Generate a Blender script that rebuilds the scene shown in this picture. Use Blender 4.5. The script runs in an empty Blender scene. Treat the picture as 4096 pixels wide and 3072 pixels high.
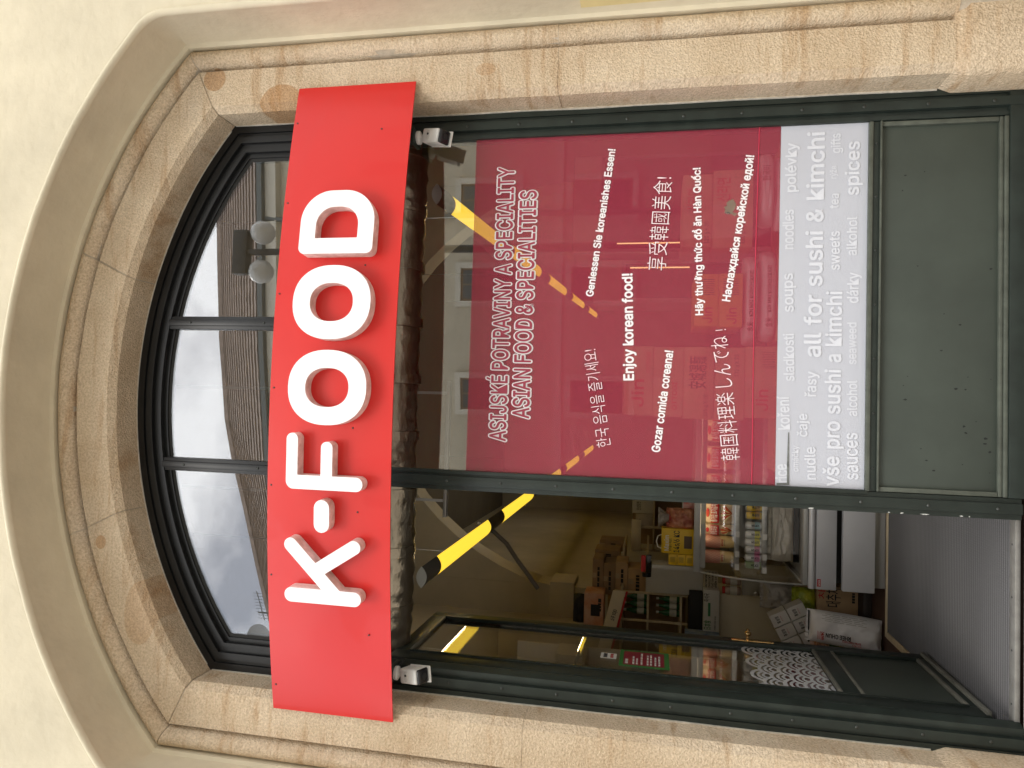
import bpy, bmesh, math, random, os
from mathutils import Vector, Matrix, noise
random.seed(7)
sc = bpy.context.scene
COL = sc.collection
# ------------------------------------------------------------------ camera
D = 3.3
CAM = Vector((0, -D, 1.6))
rows = ((0.99886, 0.030388, 0.036816), (-0.042035, 0.194351, 0.980031), (0.022626, -0.980461, 0.195407))
M3 = Matrix(rows)                       # world <- (right, down, forward) of the upright view
cd = bpy.data.cameras.new('camera'); cam = bpy.data.objects.new('camera', cd); COL.objects.link(cam)
cd.sensor_fit = 'HORIZONTAL'; cd.sensor_width = 36; cd.lens = 36 * 2850 / 4096
cd.clip_start = 0.05; cd.clip_end = 2000
rt, up, bk = M3.col[1], M3.col[0], -M3.col[2]      # the photograph lies on its side: its right is down
cm = Matrix((rt, up, bk)).transposed().to_4x4(); cm.translation = CAM
cam.matrix_world = cm
sc.camera = cam
# ------------------------------------------------------------------ sky and sun (bright overcast)
SUN_EL, SUN_AZ = math.radians(50), math.radians(-12)    # azimuth from straight in front of the shop, to the left
w = bpy.data.worlds.new('World'); sc.world = w; w.use_nodes = True
nt = w.node_tree; nt.nodes.clear()
N = nt.nodes.new; L = nt.links.new
out = N('ShaderNodeOutputWorld'); bg = N('ShaderNodeBackground'); bg.inputs['Strength'].default_value = 0.12
sky = N('ShaderNodeTexSky'); sky.sky_type = 'NISHITA'; sky.sun_disc = False
sky.sun_elevation = SUN_EL; sky.sun_rotation = math.radians(180) + SUN_AZ
tc = N('ShaderNodeTexCoord'); mp = N('ShaderNodeMapping'); mp.inputs['Scale'].default_value = (1.0, 1.0, 1.9)
n1 = N('ShaderNodeTexNoise'); n1.inputs['Scale'].default_value = 3.4; n1.inputs['Detail'].default_value = 6; n1.inputs['Roughness'].default_value = .52
rp = N('ShaderNodeValToRGB'); rp.color_ramp.elements[0].position = .40; rp.color_ramp.elements[1].position = .56
rp.color_ramp.elements[0].color = (.24, .24, .24, 1); rp.color_ramp.elements[1].color = (1, 1, 1, 1)
mx = N('ShaderNodeMix'); mx.data_type = 'RGBA'; mx.inputs['B'].default_value = (24.0, 24.4, 25.0, 1)
L(tc.outputs['Generated'], mp.inputs['Vector']); L(mp.outputs['Vector'], n1.inputs['Vector']); L(n1.outputs['Fac'], rp.inputs['Fac'])
L(rp.outputs['Color'], mx.inputs['Factor']); L(sky.outputs['Color'], mx.inputs['A']); L(mx.outputs['Result'], bg.inputs['Color']); L(bg.outputs['Background'], out.inputs['Surface'])
sl = bpy.data.lights.new('sun', 'SUN'); sl.energy = 1.1; sl.angle = math.radians(20); sl.color = (1, .95, .87)
so = bpy.data.objects.new('sun', sl); COL.objects.link(so)
sd = Vector((math.sin(SUN_AZ) * math.cos(SUN_EL), -math.cos(SUN_AZ) * math.cos(SUN_EL), math.sin(SUN_EL)))
so.rotation_euler = sd.to_track_quat('Z', 'Y').to_euler(); so.location = sd * 30
vs = sc.view_settings; vs.view_transform = 'Standard'; vs.look = 'None'; vs.exposure = 0.03; vs.gamma = 1; vs.use_curve_mapping = False
cy = sc.cycles; cy.max_bounces = 8; cy.diffuse_bounces = 4; cy.glossy_bounces = 4; cy.transparent_max_bounces = 32
cy.use_denoising = True; cy.caustics_reflective = False; cy.caustics_refractive = False; cy.sample_clamp_indirect = 6

# ------------------------------------------------------------------ helpers
W = {}                                   # world position of every object's origin
def link(o, parent=None, loc=(0, 0, 0)):
    COL.objects.link(o); loc = Vector(loc)
    if parent is not None:
        o.parent = parent; o.location = loc - W[parent.name]
    else: o.location = loc
    W[o.name] = loc
    return o
def tag(o, label=None, cat=None, group=None, kind=None):
    if label: o['label'] = label
    if cat: o['category'] = cat
    if group: o['group'] = group
    if kind: o['kind'] = kind
    return o
def thing(name, label, cat, loc=(0, 0, 0), group=None):
    o = bpy.data.objects.new(name, None); o.empty_display_size = .1
    return tag(link(o, None, loc), label, cat, group)
class MB:
    def __init__(s): s.v = []; s.f = []; s.sm = False
    def add(s, vs, fs):
        k = len(s.v); s.v += [tuple(p) for p in vs]; s.f += [tuple(i + k for i in f) for f in fs]; return s
    def box(s, x0, x1, y0, y1, z0, z1):
        return s.add([(x, y, z) for x in (x0, x1) for y in (y0, y1) for z in (z0, z1)],
                     [(0, 1, 3, 2), (4, 6, 7, 5), (0, 4, 5, 1), (2, 3, 7, 6), (0, 2, 6, 4), (1, 5, 7, 3)])
    def lathe(s, prof, c=(0, 0, 0), n=20, axis='Z', cap=True):
        vs = []; fs = []
        for r, h in prof:
            for i in range(n):
                a = 2 * math.pi * i / n; p = (r * math.cos(a), r * math.sin(a), h)
                if axis == 'Y': p = (p[0], -p[2], p[1])
                if axis == 'X': p = (p[2], p[0], p[1])
                vs.append((p[0] + c[0], p[1] + c[1], p[2] + c[2]))
        for j in range(len(prof) - 1):
            for i in range(n):
                a, b = j * n + i, j * n + (i + 1) % n; fs.append((a, b, b + n, a + n))
        if cap: fs.append(tuple(range(n - 1, -1, -1))); fs.append(tuple(range((len(prof) - 1) * n, len(prof) * n)))
        return s.add(vs, fs)
    def tube(s, pts, r, n=10, cap=True):
        pts = [Vector(p) for p in pts]; vs = []; fs = []; ref = Vector((0.13, 0.31, 0.94))
        for i, p in enumerate(pts):
            d = (pts[min(i + 1, len(pts) - 1)] - pts[max(i - 1, 0)]).normalized()
            a = d.cross(ref if abs(d.dot(ref)) < .95 else Vector((1, 0, 0))).normalized(); b = d.cross(a)
            rr = r[i] if isinstance(r, (list, tuple)) else r
            for k in range(n):
                t = 2 * math.pi * k / n; vs.append(p + (a * math.cos(t) + b * math.sin(t)) * rr)
        for i in range(len(pts) - 1):
            for k in range(n):
                q, q2 = i * n + k, i * n + (k + 1) % n; fs.append((q, q2, q2 + n, q + n))
        if cap: fs.append(tuple(range(n - 1, -1, -1))); fs.append(tuple(range((len(pts) - 1) * n, len(pts) * n)))
        return s.add(vs, fs)
    def mesh(s, name, bevel=0, seg=2, smooth=False, fix=True):
        me = bpy.data.meshes.new(name); me.from_pydata(s.v, [], s.f)
        bm = bmesh.new(); bm.from_mesh(me)
        if fix: bmesh.ops.recalc_face_normals(bm, faces=bm.faces)
        if bevel: bmesh.ops.bevel(bm, geom=bm.edges[:], offset=bevel, segments=seg, profile=.5, affect='EDGES', clamp_overlap=True)
        bm.to_mesh(me); bm.free()
        if smooth:
            for p in me.polygons: p.use_smooth = True
            try: me.set_sharp_from_angle(angle=math.radians(38))
            except Exception: pass
        return me
    def obj(s, name, m, parent=None, bevel=0, seg=2, smooth=False, loc=(0, 0, 0), fix=True, **t):
        me = s.mesh(name, bevel, seg, smooth, fix); me.materials.append(m)
        return tag(link(bpy.data.objects.new(name, me), parent, loc), **t)
def bxo(name, m, parent, x0, x1, y0, y1, z0, z1, bevel=.003, **t):
    return MB().box(x0, x1, y0, y1, z0, z1).obj(name, m, parent, bevel=bevel, smooth=bevel > 0, **t)
def meshobj(name, me, m, parent=None, loc=(0, 0, 0), **t):
    me.materials.clear(); me.materials.append(m)
    return tag(link(bpy.data.objects.new(name, me), parent, loc), **t)
def copy_tree(o, loc, label=None):
    """copy a thing with its parts and sub-parts and stand it at loc"""
    c = o.copy(); COL.objects.link(c); W[c.name] = Vector(loc); c.location = loc
    if label: c['label'] = label
    def rec(src, dst):
        for ch in list(src.children):
            k = ch.copy(); COL.objects.link(k); k.parent = dst; k.matrix_parent_inverse = ch.matrix_parent_inverse.copy()
            W[k.name] = W[dst.name] + k.location; rec(ch, k)
    rec(o, c); return c

# ------------------------------------------------------------------ materials
def mat(name, col, rough=.55, metal=0, var=None, bump=None, spec=.5, emit=None, stretch=None, coat=0, vcol=None):
    m = bpy.data.materials.new(name); m.use_nodes = True; t = m.node_tree; b = t.nodes['Principled BSDF']
    b.inputs['Base Color'].default_value = (*col, 1); b.inputs['Roughness'].default_value = rough; b.inputs['Metallic'].default_value = metal
    b.inputs['Specular IOR Level'].default_value = spec; b.inputs['Coat Weight'].default_value = coat
    vec = None
    if var or bump:
        c = t.nodes.new('ShaderNodeTexCoord'); vec = c.outputs['Object']
        if stretch:
            q = t.nodes.new('ShaderNodeMapping'); q.inputs['Scale'].default_value = stretch; t.links.new(vec, q.inputs['Vector']); vec = q.outputs['Vector']
    if var:
        s, a = var; n = t.nodes.new('ShaderNodeTexNoise'); n.inputs['Scale'].default_value = s; n.inputs['Detail'].default_value = 5; n.inputs['Roughness'].default_value = .6
        t.links.new(vec, n.inputs['Vector']); r = t.nodes.new('ShaderNodeValToRGB'); r.color_ramp.elements[0].position = .3; r.color_ramp.elements[1].position = .7
        lo = vcol if vcol else tuple(max(0, x * (1 - a)) for x in col); hi = tuple(min(1, x * (1 + a * (.6))) for x in col)
        r.color_ramp.elements[0].color = (*lo, 1); r.color_ramp.elements[1].color = (*hi, 1)
        t.links.new(n.outputs['Fac'], r.inputs['Fac']); t.links.new(r.outputs['Color'], b.inputs['Base Color'])
    if bump:
        s, st, di = bump; n = t.nodes.new('ShaderNodeTexNoise'); n.inputs['Scale'].default_value = s; n.inputs['Detail'].default_value = 3
        t.links.new(vec, n.inputs['Vector']); k = t.nodes.new('ShaderNodeBump'); k.inputs['Strength'].default_value = st; k.inputs['Distance'].default_value = di
        t.links.new(n.outputs['Fac'], k.inputs['Height']); t.links.new(k.outputs['Normal'], b.inputs['Normal'])
    if emit:
        b.inputs['Emission Color'].default_value = (*emit[0], 1); b.inputs['Emission Strength'].default_value = emit[1]
    return m
def stone_mat():
    m = mat('sandstone', (.5, .36, .22), .92, spec=.2); t = m.node_tree; b = t.nodes['Principled BSDF']; N = t.nodes.new; L = t.links.new
    tc = N('ShaderNodeTexCoord')
    def noise_n(sc_, det, ro, vec=None):
        n = N('ShaderNodeTexNoise'); n.inputs['Scale'].default_value = sc_; n.inputs['Detail'].default_value = det; n.inputs['Roughness'].default_value = ro
        L(vec or tc.outputs['Object'], n.inputs['Vector']); return n.outputs['Fac']
    def ramp(f, p0, p1, c0, c1):
        r = N('ShaderNodeValToRGB'); r.color_ramp.elements[0].position = p0; r.color_ramp.elements[1].position = p1
        r.color_ramp.elements[0].color = (*c0, 1); r.color_ramp.elements[1].color = (*c1, 1); L(f, r.inputs['Fac']); return r.outputs['Color']
    def mix(f, a, bcol, mode='MIX'):
        x = N('ShaderNodeMix'); x.data_type = 'RGBA'; x.blend_type = mode
        for s_, v in (('Factor', f), ('A', a), ('B', bcol)):
            if isinstance(v, (int, float)): x.inputs[s_].default_value = v
            elif isinstance(v, tuple): x.inputs[s_].default_value = (*v, 1)
            else: L(v, x.inputs[s_])
        return x.outputs['Result']
    base = ramp(noise_n(3.2, 6, .62), .3, .72, (.58, .45, .305), (.72, .60, .445))
    # slanting rusty bedding veins
    mp = N('ShaderNodeMapping'); mp.inputs['Rotation'].default_value = (0, math.radians(33), 0); mp.inputs['Scale'].default_value = (.55, 1, 4.6)
    L(tc.outputs['Object'], mp.inputs['Vector'])
    vein = ramp(noise_n(3.4, 7, .66, mp.outputs['Vector']), .53, .68, (0, 0, 0), (1, 1, 1))
    c = mix(vein, base, (.48, .325, .19))
    mm = N('ShaderNodeMath'); mm.operation = 'MULTIPLY'; mm.inputs[1].default_value = .85; 
    x = c.node; L(vein, mm.inputs[0]); L(mm.outputs[0], x.inputs['Factor'])
    # grey weathering patches
    gp = ramp(noise_n(1.7, 4, .6), .58, .74, (0, 0, 0), (.38, .38, .38)); c = mix(gp, c, (.55, .47, .38))
    # round iron stains on the stone
    sep = N('ShaderNodeSeparateXYZ'); L(tc.outputs['Object'], sep.inputs[0])
    def spot(px, pz, rx, rz, edge=.08):
        e = []
        for ch, p, r in (('X', px, rx), ('Z', pz, rz)):
            s1 = N('ShaderNodeMath'); s1.operation = 'SUBTRACT'; s1.inputs[1].default_value = p; L(sep.outputs[ch], s1.inputs[0])
            s2 = N('ShaderNodeMath'); s2.operation = 'DIVIDE'; s2.inputs[1].default_value = r; L(s1.outputs[0], s2.inputs[0])
            s3 = N('ShaderNodeMath'); s3.operation = 'POWER'; s3.inputs[1].default_value = 2; L(s2.outputs[0], s3.inputs[0]); e.append(s3)
        a = N('ShaderNodeMath'); a.operation = 'ADD'; L(e[0].outputs[0], a.inputs[0]); L(e[1].outputs[0], a.inputs[1])
        a2 = N('ShaderNodeMath'); a2.operation = 'SUBTRACT'; L(a.outputs[0], a2.inputs[0])
        nz = N('ShaderNodeMath'); nz.operation = 'MULTIPLY'; nz.inputs[1].default_value = .35; L(noise_n(14, 3, .6), nz.inputs[0]); L(nz.outputs[0], a2.inputs[1])
        return ramp(a2.outputs[0], .72, .72 + edge, (1, 1, 1), (0, 0, 0))
    for px, pz, rx, rz, k in ((1.60, 3.775, .062, .062, .55), (1.455, 3.41, .10, .12, .55), (-.72, 4.29, .035, .03, .5), (-1.05, 4.05, .16, .09, .3), (1.56, 2.39, .03, .05, .28)):
        s_ = spot(px, pz, rx, rz); z = N('ShaderNodeMath'); z.operation = 'MULTIPLY'; z.inputs[1].default_value = k; L(s_, z.inputs[0])
        c = mix(z.outputs[0], c, (.42, .20, .06))
    fine = ramp(noise_n(95, 2, .6), .32, .68, (.78, .76, .74), (1.12, 1.12, 1.12)); c = mix(1.0, c, fine, 'MULTIPLY')
    L(c, b.inputs['Base Color'])
    vo = N('ShaderNodeTexVoronoi'); vo.inputs['Scale'].default_value = 125; L(tc.outputs['Object'], vo.inputs['Vector'])
    ad = N('ShaderNodeMath'); ad.operation = 'ADD'; L(vo.outputs['Distance'], ad.inputs[0]); L(noise_n(60, 3, .7), ad.inputs[1])
    big = N('ShaderNodeBump'); big.inputs['Strength'].default_value = .5; big.inputs['Distance'].default_value = .03; L(noise_n(4, 3, .5), big.inputs['Height'])
    bu = N('ShaderNodeBump'); bu.inputs['Strength'].default_value = .6; bu.inputs['Distance'].default_value = .006; L(ad.outputs[0], bu.inputs['Height'])
    L(big.outputs['Normal'], bu.inputs['Normal']); L(bu.outputs['Normal'], b.inputs['Normal'])
    return m
def glass_mat(name, r0=.10, tint=(1, 1, 1)):
    m = bpy.data.materials.new(name); m.use_nodes = True; t = m.node_tree; t.nodes.clear(); N = t.nodes.new; L = t.links.new
    o = N('ShaderNodeOutputMaterial'); x = N('ShaderNodeMixShader'); a = N('ShaderNodeBsdfTransparent'); g = N('ShaderNodeBsdfGlossy')
    a.inputs['Color'].default_value = (*tint, 1); g.inputs['Roughness'].default_value = 0.0; g.inputs['Color'].default_value = (1, 1, 1, 1)
    lw = N('ShaderNodeLayerWeight'); lw.inputs['Blend'].default_value = .5
    p = N('ShaderNodeMath'); p.operation = 'POWER'; p.inputs[1].default_value = 5; L(lw.outputs['Facing'], p.inputs[0])
    k = N('ShaderNodeMath'); k.operation = 'MULTIPLY_ADD'; k.inputs[1].default_value = 1 - r0; k.inputs[2].default_value = r0; L(p.outputs[0], k.inputs[0])
    L(k.outputs[0], x.inputs['Fac']); L(a.outputs[0], x.inputs[1]); L(g.outputs[0], x.inputs[2]); L(x.outputs[0], o.inputs['Surface'])
    tcn = N('ShaderNodeTexCoord'); nz = N('ShaderNodeTexNoise'); nz.inputs['Scale'].default_value = 1.3; nz.inputs['Detail'].default_value = 1
    bu = N('ShaderNodeBump'); bu.inputs['Strength'].default_value = .03; bu.inputs['Distance'].default_value = .02
    L(tcn.outputs['Object'], nz.inputs['Vector']); L(nz.outputs['Fac'], bu.inputs['Height']); L(bu.outputs['Normal'], g.inputs['Normal'])
    return m
def film_mat(name, col, opaque, trans=.35):
    m = bpy.data.materials.new(name); m.use_nodes = True; t = m.node_tree; t.nodes.clear(); N = t.nodes.new; L = t.links.new
    o = N('ShaderNodeOutputMaterial'); x = N('ShaderNodeMixShader'); a = N('ShaderNodeBsdfTransparent'); d = N('ShaderNodeBsdfDiffuse'); tr = N('ShaderNodeBsdfTranslucent'); y = N('ShaderNodeMixShader')
    d.inputs['Color'].default_value = (*col, 1); tr.inputs['Color'].default_value = (*col, 1); y.inputs['Fac'].default_value = trans
    tcn = N('ShaderNodeTexCoord'); wv = N('ShaderNodeTexWave'); wv.wave_type = 'BANDS'; wv.bands_direction = 'Z'; wv.inputs['Scale'].default_value = 95; wv.inputs['Distortion'].default_value = 3
    L(tcn.outputs['Object'], wv.inputs['Vector'])
    k = N('ShaderNodeMath'); k.operation = 'MULTIPLY_ADD'; k.inputs[1].default_value = .07; k.inputs[2].default_value = opaque - .035; L(wv.outputs['Fac'], k.inputs[0])
    L(k.outputs[0], x.inputs['Fac']); L(d.outputs[0], y.inputs[1]); L(tr.outputs[0], y.inputs[2]); L(a.outputs[0], x.inputs[1]); L(y.outputs[0], x.inputs[2]); L(x.outputs[0], o.inputs['Surface'])
    return m
STONE = stone_mat()
MORTAR = mat('mortar', (.50, .42, .32), .95, var=(20, .3), bump=(120, .5, .004))
PLASTER = mat('cream_plaster', (.69, .615, .455), .9, var=(2.2, .13), bump=(13, .36, .015), spec=.2)
PLASTER2 = mat('yellow_patch_paint', (.72, .60, .30), .9, var=(8, .1), bump=(42, .22, .006), spec=.2)
STEEL = mat('dark_green_paint', (.023, .031, .026), .42, var=(9, .3), bump=(35, .06, .004), spec=.35)
PANEL = mat('green_panel_paint', (.050, .062, .050), .5, var=(2.4, .22), bump=(18, .05, .004))
BEAD = mat('worn_bead_paint', (.085, .095, .075), .5, var=(14, .35))
CAULK = mat('white_caulk', (.62, .58, .5), .8, var=(30, .25), bump=(80, .5, .004))
GLASS = glass_mat('window_glass', .11)
FANGLASS = glass_mat('fanlight_glass', .16)
CASEGLASS = glass_mat('case_glass', .035)
RED = mat('red_sheet', (.66, .018, .015), .33, var=(1.2, .04), bump=(2.2, .10, .02), coat=.2)
WHITE = mat('opal_white', (.93, .93, .93), .35, spec=.4)
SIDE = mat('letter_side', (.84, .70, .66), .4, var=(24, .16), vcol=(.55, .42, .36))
SCREW = mat('painted_screw', (.06, .065, .06), .35, metal=.6)
ALU = mat('aluminium', (.6, .6, .58), .35, metal=.9, var=(30, .15))
WHITEPLASTIC = mat('white_plastic', (.78, .77, .74), .4)
BLACKPLASTIC = mat('black_plastic', (.012, .012, .014), .25)
BLACKFR = mat('black_frame_paint', (.009, .0095, .010), .4, var=(9, .3), bump=(35, .06, .004), spec=.4)
BLACKM = mat('black_matt', (.01, .01, .011), .7)
CARD = mat('cardboard', (.47, .31, .17), .85, var=(6, .2), bump=(90, .15, .002))
CARDD = mat('dark_cardboard', (.32, .21, .12), .85, var=(6, .25))
CREAM = mat('cream_laminate', (.76, .68, .52), .55, var=(3, .08))
GREYP = mat('grey_laminate', (.46, .44, .39), .55, var=(3, .1))
WOODP = mat('pale_shelf_board', (.56, .46, .30), .6, var=(5, .15), stretch=(1, 6, 6))
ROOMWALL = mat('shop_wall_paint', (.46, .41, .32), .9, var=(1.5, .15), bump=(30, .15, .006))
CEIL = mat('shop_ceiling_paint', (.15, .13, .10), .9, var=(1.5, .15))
INK = mat('black_ink', (.015, .013, .012), .7)
REDINK = mat('red_ink', (.5, .03, .03), .7)
GOLD = mat('brass', (.75, .5, .22), .22, metal=1)

# ------------------------------------------------------------------ text
TMP = bpy.data.scenes.new('text_workshop')
SANS = None
try:                                     # Blender's own bundled sans, if this build has it
    SANS = bpy.data.fonts.load(os.path.join(bpy.utils.system_resource('DATAFILES'), 'fonts', 'Inter.woff2'))
except Exception: SANS = None
def to_mesh(cu):
    ob = bpy.data.objects.new('lettering', cu); TMP.collection.objects.link(ob); vl = TMP.view_layers[0]; vl.update()
    me = bpy.data.meshes.new_from_object(ob.evaluated_get(vl.depsgraph)); bpy.data.objects.remove(ob); return me
def text_mesh(s, bold=0.0, outline=0.0):
    cu = bpy.data.curves.new('lettering', 'FONT'); cu.body = s; cu.size = 1; cu.resolution_u = 3
    if SANS and all(ord(c) < 0x2000 for c in s): cu.font = SANS
    if outline: cu.fill_mode = 'NONE'; cu.bevel_depth = outline; cu.bevel_resolution = 0
    me = to_mesh(cu); bpy.data.curves.remove(cu)
    vs_ = []; fs_ = []                      # strokes of one glyph overlap in this font: lift every facet by its own hair's breadth
    for n_, p in enumerate(me.polygons):
        k = len(vs_); dz = Vector((0, 0, .006 * (n_ % 13))); vs_ += [me.vertices[q].co + dz for q in p.vertices]; fs_.append(tuple(range(k, k + len(p.vertices))))
    me = bpy.data.meshes.new('lettering'); me.from_pydata(vs_, [], fs_)
    if bold:                             # heavier type: the glyphs laid over themselves, shifted round a small circle
        nb = 12 if bold > .04 else 8; base_v = [v.co.copy() for v in me.vertices]; base_f = [tuple(p.vertices) for p in me.polygons]; vs_ = []; fs_ = []
        for i in range(nb + 1):
            o_ = Vector((0, 0, .05 * nb)) if i == nb else Vector((bold * math.cos(2 * math.pi * i / nb), bold * math.sin(2 * math.pi * i / nb), .05 * i)); k = len(vs_)
            vs_ += [v + o_ for v in base_v]; fs_ += [tuple(q + k for q in f) for f in base_f]
        me = bpy.data.meshes.new('lettering'); me.from_pydata(vs_, [], fs_)
    return me
_h = text_mesh('H'); CAPH = max(v.co.y for v in _h.vertices)
def lettering(s, m, parent, org, right, upv, width, cap, bold=0, outline=0, name='lettering', loc=(0, 0, 0), center=False, lift=0):
    if s[0] == '#':                      # print too small to read in the photograph: a row of word-long dashes
        rnd = random.Random(len(s) * 7 + int(1000 * cap)); x_ = 0; v_ = []; f_ = []
        while x_ < 4:
            l_ = rnd.uniform(.5, 1.3); k_ = len(v_); v_ += [(x_, 0, 0), (x_ + l_, 0, 0), (x_ + l_, CAPH, 0), (x_, CAPH, 0)]; f_.append((k_, k_ + 1, k_ + 2, k_ + 3)); x_ += l_ + .22
        me = bpy.data.meshes.new('lettering'); me.from_pydata(v_, [], f_)
    else: me = text_mesh(s, bold, outline)
    if not me.vertices: return None
    x0 = min(v.co.x for v in me.vertices); x1 = max(v.co.x for v in me.vertices)
    sx = width / max(1e-6, x1 - x0) if width else cap / CAPH; sy = cap / CAPH
    org = Vector(org); right = Vector(right).normalized(); upv = Vector(upv).normalized(); nrm = right.cross(upv)
    off = (x0 + x1) / 2 if center else x0
    for v in me.vertices:
        v.co = org + right * ((v.co.x - off) * sx) + upv * (v.co.y * sy) + nrm * (v.co.z * min(sx, sy) * .03 + lift)
    return meshobj(name, me, m, parent, loc)

# ------------------------------------------------------------------ opening geometry: segmental arch on straight jambs
XC, HW, RA, CZ = .0375, 1.397, 2.2, 2.07
def zs(o): return CZ + math.sqrt((RA + o) ** 2 - (HW + o) ** 2)
def arcp(o, t):
    th = math.asin((HW + o) / (RA + o)); a = -th + 2 * th * t
    return XC + (RA + o) * math.sin(a), CZ + (RA + o) * math.cos(a)
def sweep(prof, stations, wob=0.0, seed=0):
    """stations: list of functions o -> (x, z); prof: list of (o, y)"""
    mb = MB(); n = len(prof); vs = []
    for st in stations:
        for o, y in prof:
            x, z = st(o, y) if getattr(st, 'soft', False) else st(o)
            if wob:
                d = noise.noise(Vector((x * 3 + seed, y * 7, z * 3))) * wob; x += d; z += d * .5; y += noise.noise(Vector((x * 4, z * 4, seed + 9))) * wob
            vs.append((x, y, z))
    fs = []
    for i in range(len(stations) - 1):
        for j in range(n - 1): fs.append((i * n + j, i * n + j + 1, (i + 1) * n + j + 1, (i + 1) * n + j))
    fs.append(tuple(range(n))); fs.append(tuple(range((len(stations) - 1) * n, len(stations) * n))[::-1])
    return mb.add(vs, fs)
def jamb(side, z): return lambda o, s=side, z=z: (XC + s * (HW + o), z)
def jambtop(side, d=0): return lambda o, s=side: (XC + s * (HW + o), zs(o) - d)
def arc(t): return lambda o, t=t: arcp(o, t)
def soft_corner(side, u):
    """plaster edge rounds the shoulder of the arch; the rounding grows towards the wall face"""
    def f(o, y=-.47):
        q = min(1, max(0, (-.22 - y) / .23)); q = q * q * (3 - 2 * q); k = .012 + .988 * q; tt = .026 * k
        p0 = Vector((XC + side * (HW + o), zs(o) - .085 * k)); p1 = Vector((XC + side * (HW + o), zs(o))); p2 = Vector(arcp(o, tt if side < 0 else 1 - tt))
        p = p0 * (1 - u) ** 2 + p1 * 2 * u * (1 - u) + p2 * u * u; return p.x, p.y
    f.soft = True; return f
def lin(a, b, n): return [a + (b - a) * i / n for i in range(n + 1)]
def whole(prof, z0, n=40, **k):
    st = [jamb(-1, z0)] + [arc(t) for t in lin(0, 1, n)] + [jamb(1, z0)]
    return sweep(prof, st, **k)

# ================================================================== SETTING: ground
MB().add([(-300, -300, -.004), (300, -300, -.004), (300, 60, -.004), (-300, 60, -.004)], [(0, 1, 2, 3)]).obj('ground', mat('street_setts', (.33, .305, .27), .9, var=(1.5, .2), bump=(60, .3, .006)), kind='structure')
PAVE = mat('pavement_granite', (.50, .455, .40), .85, var=(3, .18), bump=(60, .25, .004))
pv = MB().box(-40, 40, -3.9, -.6, -.1, .05).obj('pavement', PAVE, bevel=.01, kind='structure')
FLOORM = mat('brown_lino', (.075, .04, .03), .5, var=(2, .2))
MB().box(-2.35, 3.4, .1, 14.0, -.1, .085).obj('floor', FLOORM, kind='structure')

# ================================================================== SHOP BUILDING (plaster + sandstone surround)
bld = thing('shop_building', 'cream plastered house wall around an arched sandstone shopfront', 'building', (XC, -.47, 0))
YW = -.47
# plaster wall: strips between the bead and a far outline
oW = .37; st = [jamb(-1, z) for z in (0, 1.0, 2.0, 3.5)] + [soft_corner(-1, u) for u in lin(0, 1, 8)] + [arc(t) for t in lin(.032, .968, 56)] + [soft_corner(1, u) for u in lin(1, 0, 8)] + [jamb(1, z) for z in (3.5, 2.0, 1.0, 0.0)]
inner = [f(oW) for f in st]; vs = []; fs = []
def outerpt(x, z, i):
    if i < 4: return (-6.0, z)
    if i > len(inner) - 5: return (6.5, z)
    t = (i - 4) / (len(inner) - 9); return (-6.0 + 12.5 * t, 9.0) if 0 < t < 1 else ((-6.0, 9.0) if t == 0 else (6.5, 9.0))
for i, (x, z) in enumerate(inner):
    ox, oz = outerpt(x, z, i)
    for k in range(9):
        q = (k / 8) ** 1.6; px, pz = x + (ox - x) * q, z + (oz - z) * q
        vs.append((px, YW + (noise.noise(Vector((px * 2.1, pz * 2.1, 3))) * .004 if k else 0), pz))
for i in range(len(inner) - 1):
    for k in range(8): fs.append((i * 9 + k, i * 9 + k + 1, (i + 1) * 9 + k + 1, (i + 1) * 9 + k))
MB().add(vs, fs).obj('plaster_wall', PLASTER, bld, smooth=True)
rev = [(.312, -.14), (.316, -.205), (.332, -.212), (.334, -.225), (.336, -.452), (.333, -.458), (.332, -.468), (.335, -.478), (.342, -.484), (.350, -.485), (.358, -.481), (.363, -.473), (.366, YW), (.372, YW - .0006), (.374, -.45)]
sweep(rev, [jamb(-1, 0.0), jamb(-1, 3.6)] + [soft_corner(-1, u) for u in lin(0, 1, 8)] + [arc(t) for t in lin(.032, .968, 56)] + [soft_corner(1, u) for u in lin(1, 0, 8)] + [jamb(1, 3.6), jamb(1, 0.0)], wob=.003, seed=2).obj('plaster_reveal', PLASTER, bld, smooth=True)
bxo('paint_patch', PLASTER2, bld, XC + HW + .3335, XC + HW + .3352, -.42, -.226, .45, 1.95, bevel=0)
SP = [(0, .06), (0, -.146), (.030, -.178), (.12, -.1795), (.203, -.180), (.206, -.142), (.213, -.136), (.222, -.150),
      (.229, -.176), (.243, -.196), (.262, -.207), (.281, -.206), (.298, -.196), (.310, -.178), (.314, -.150), (.314, .06)]
core = [(o + (.002 if i < 5 else 0), y + .0035) for i, (o, y) in enumerate(SP)]
G = .0028
mk = whole(core, .05, n=48); mk.obj('mortar_joint', MORTAR, bld, smooth=True)
def block(stations, seed): sweep(SP, stations, wob=.0035, seed=seed).obj('stone_block', STONE, bld, smooth=True)
for s, zj in ((-1, 2.13), (1, 2.055)):
    block([jamb(s, z) for z in lin(.425, zj - .0012, 9)], 3 + s); block([jamb(s, z) for z in lin(zj + .0012, 3.3, 6)] + [jambtop(s, G)], 7 + s)
cut = [0, .300, .690, 1]                              # joints in the arch ring
for i in range(3):
    a, b = cut[i] + .0012, cut[i + 1] - .0012; block([arc(t) for t in lin(a, b, 18)], 20 + i)
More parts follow.
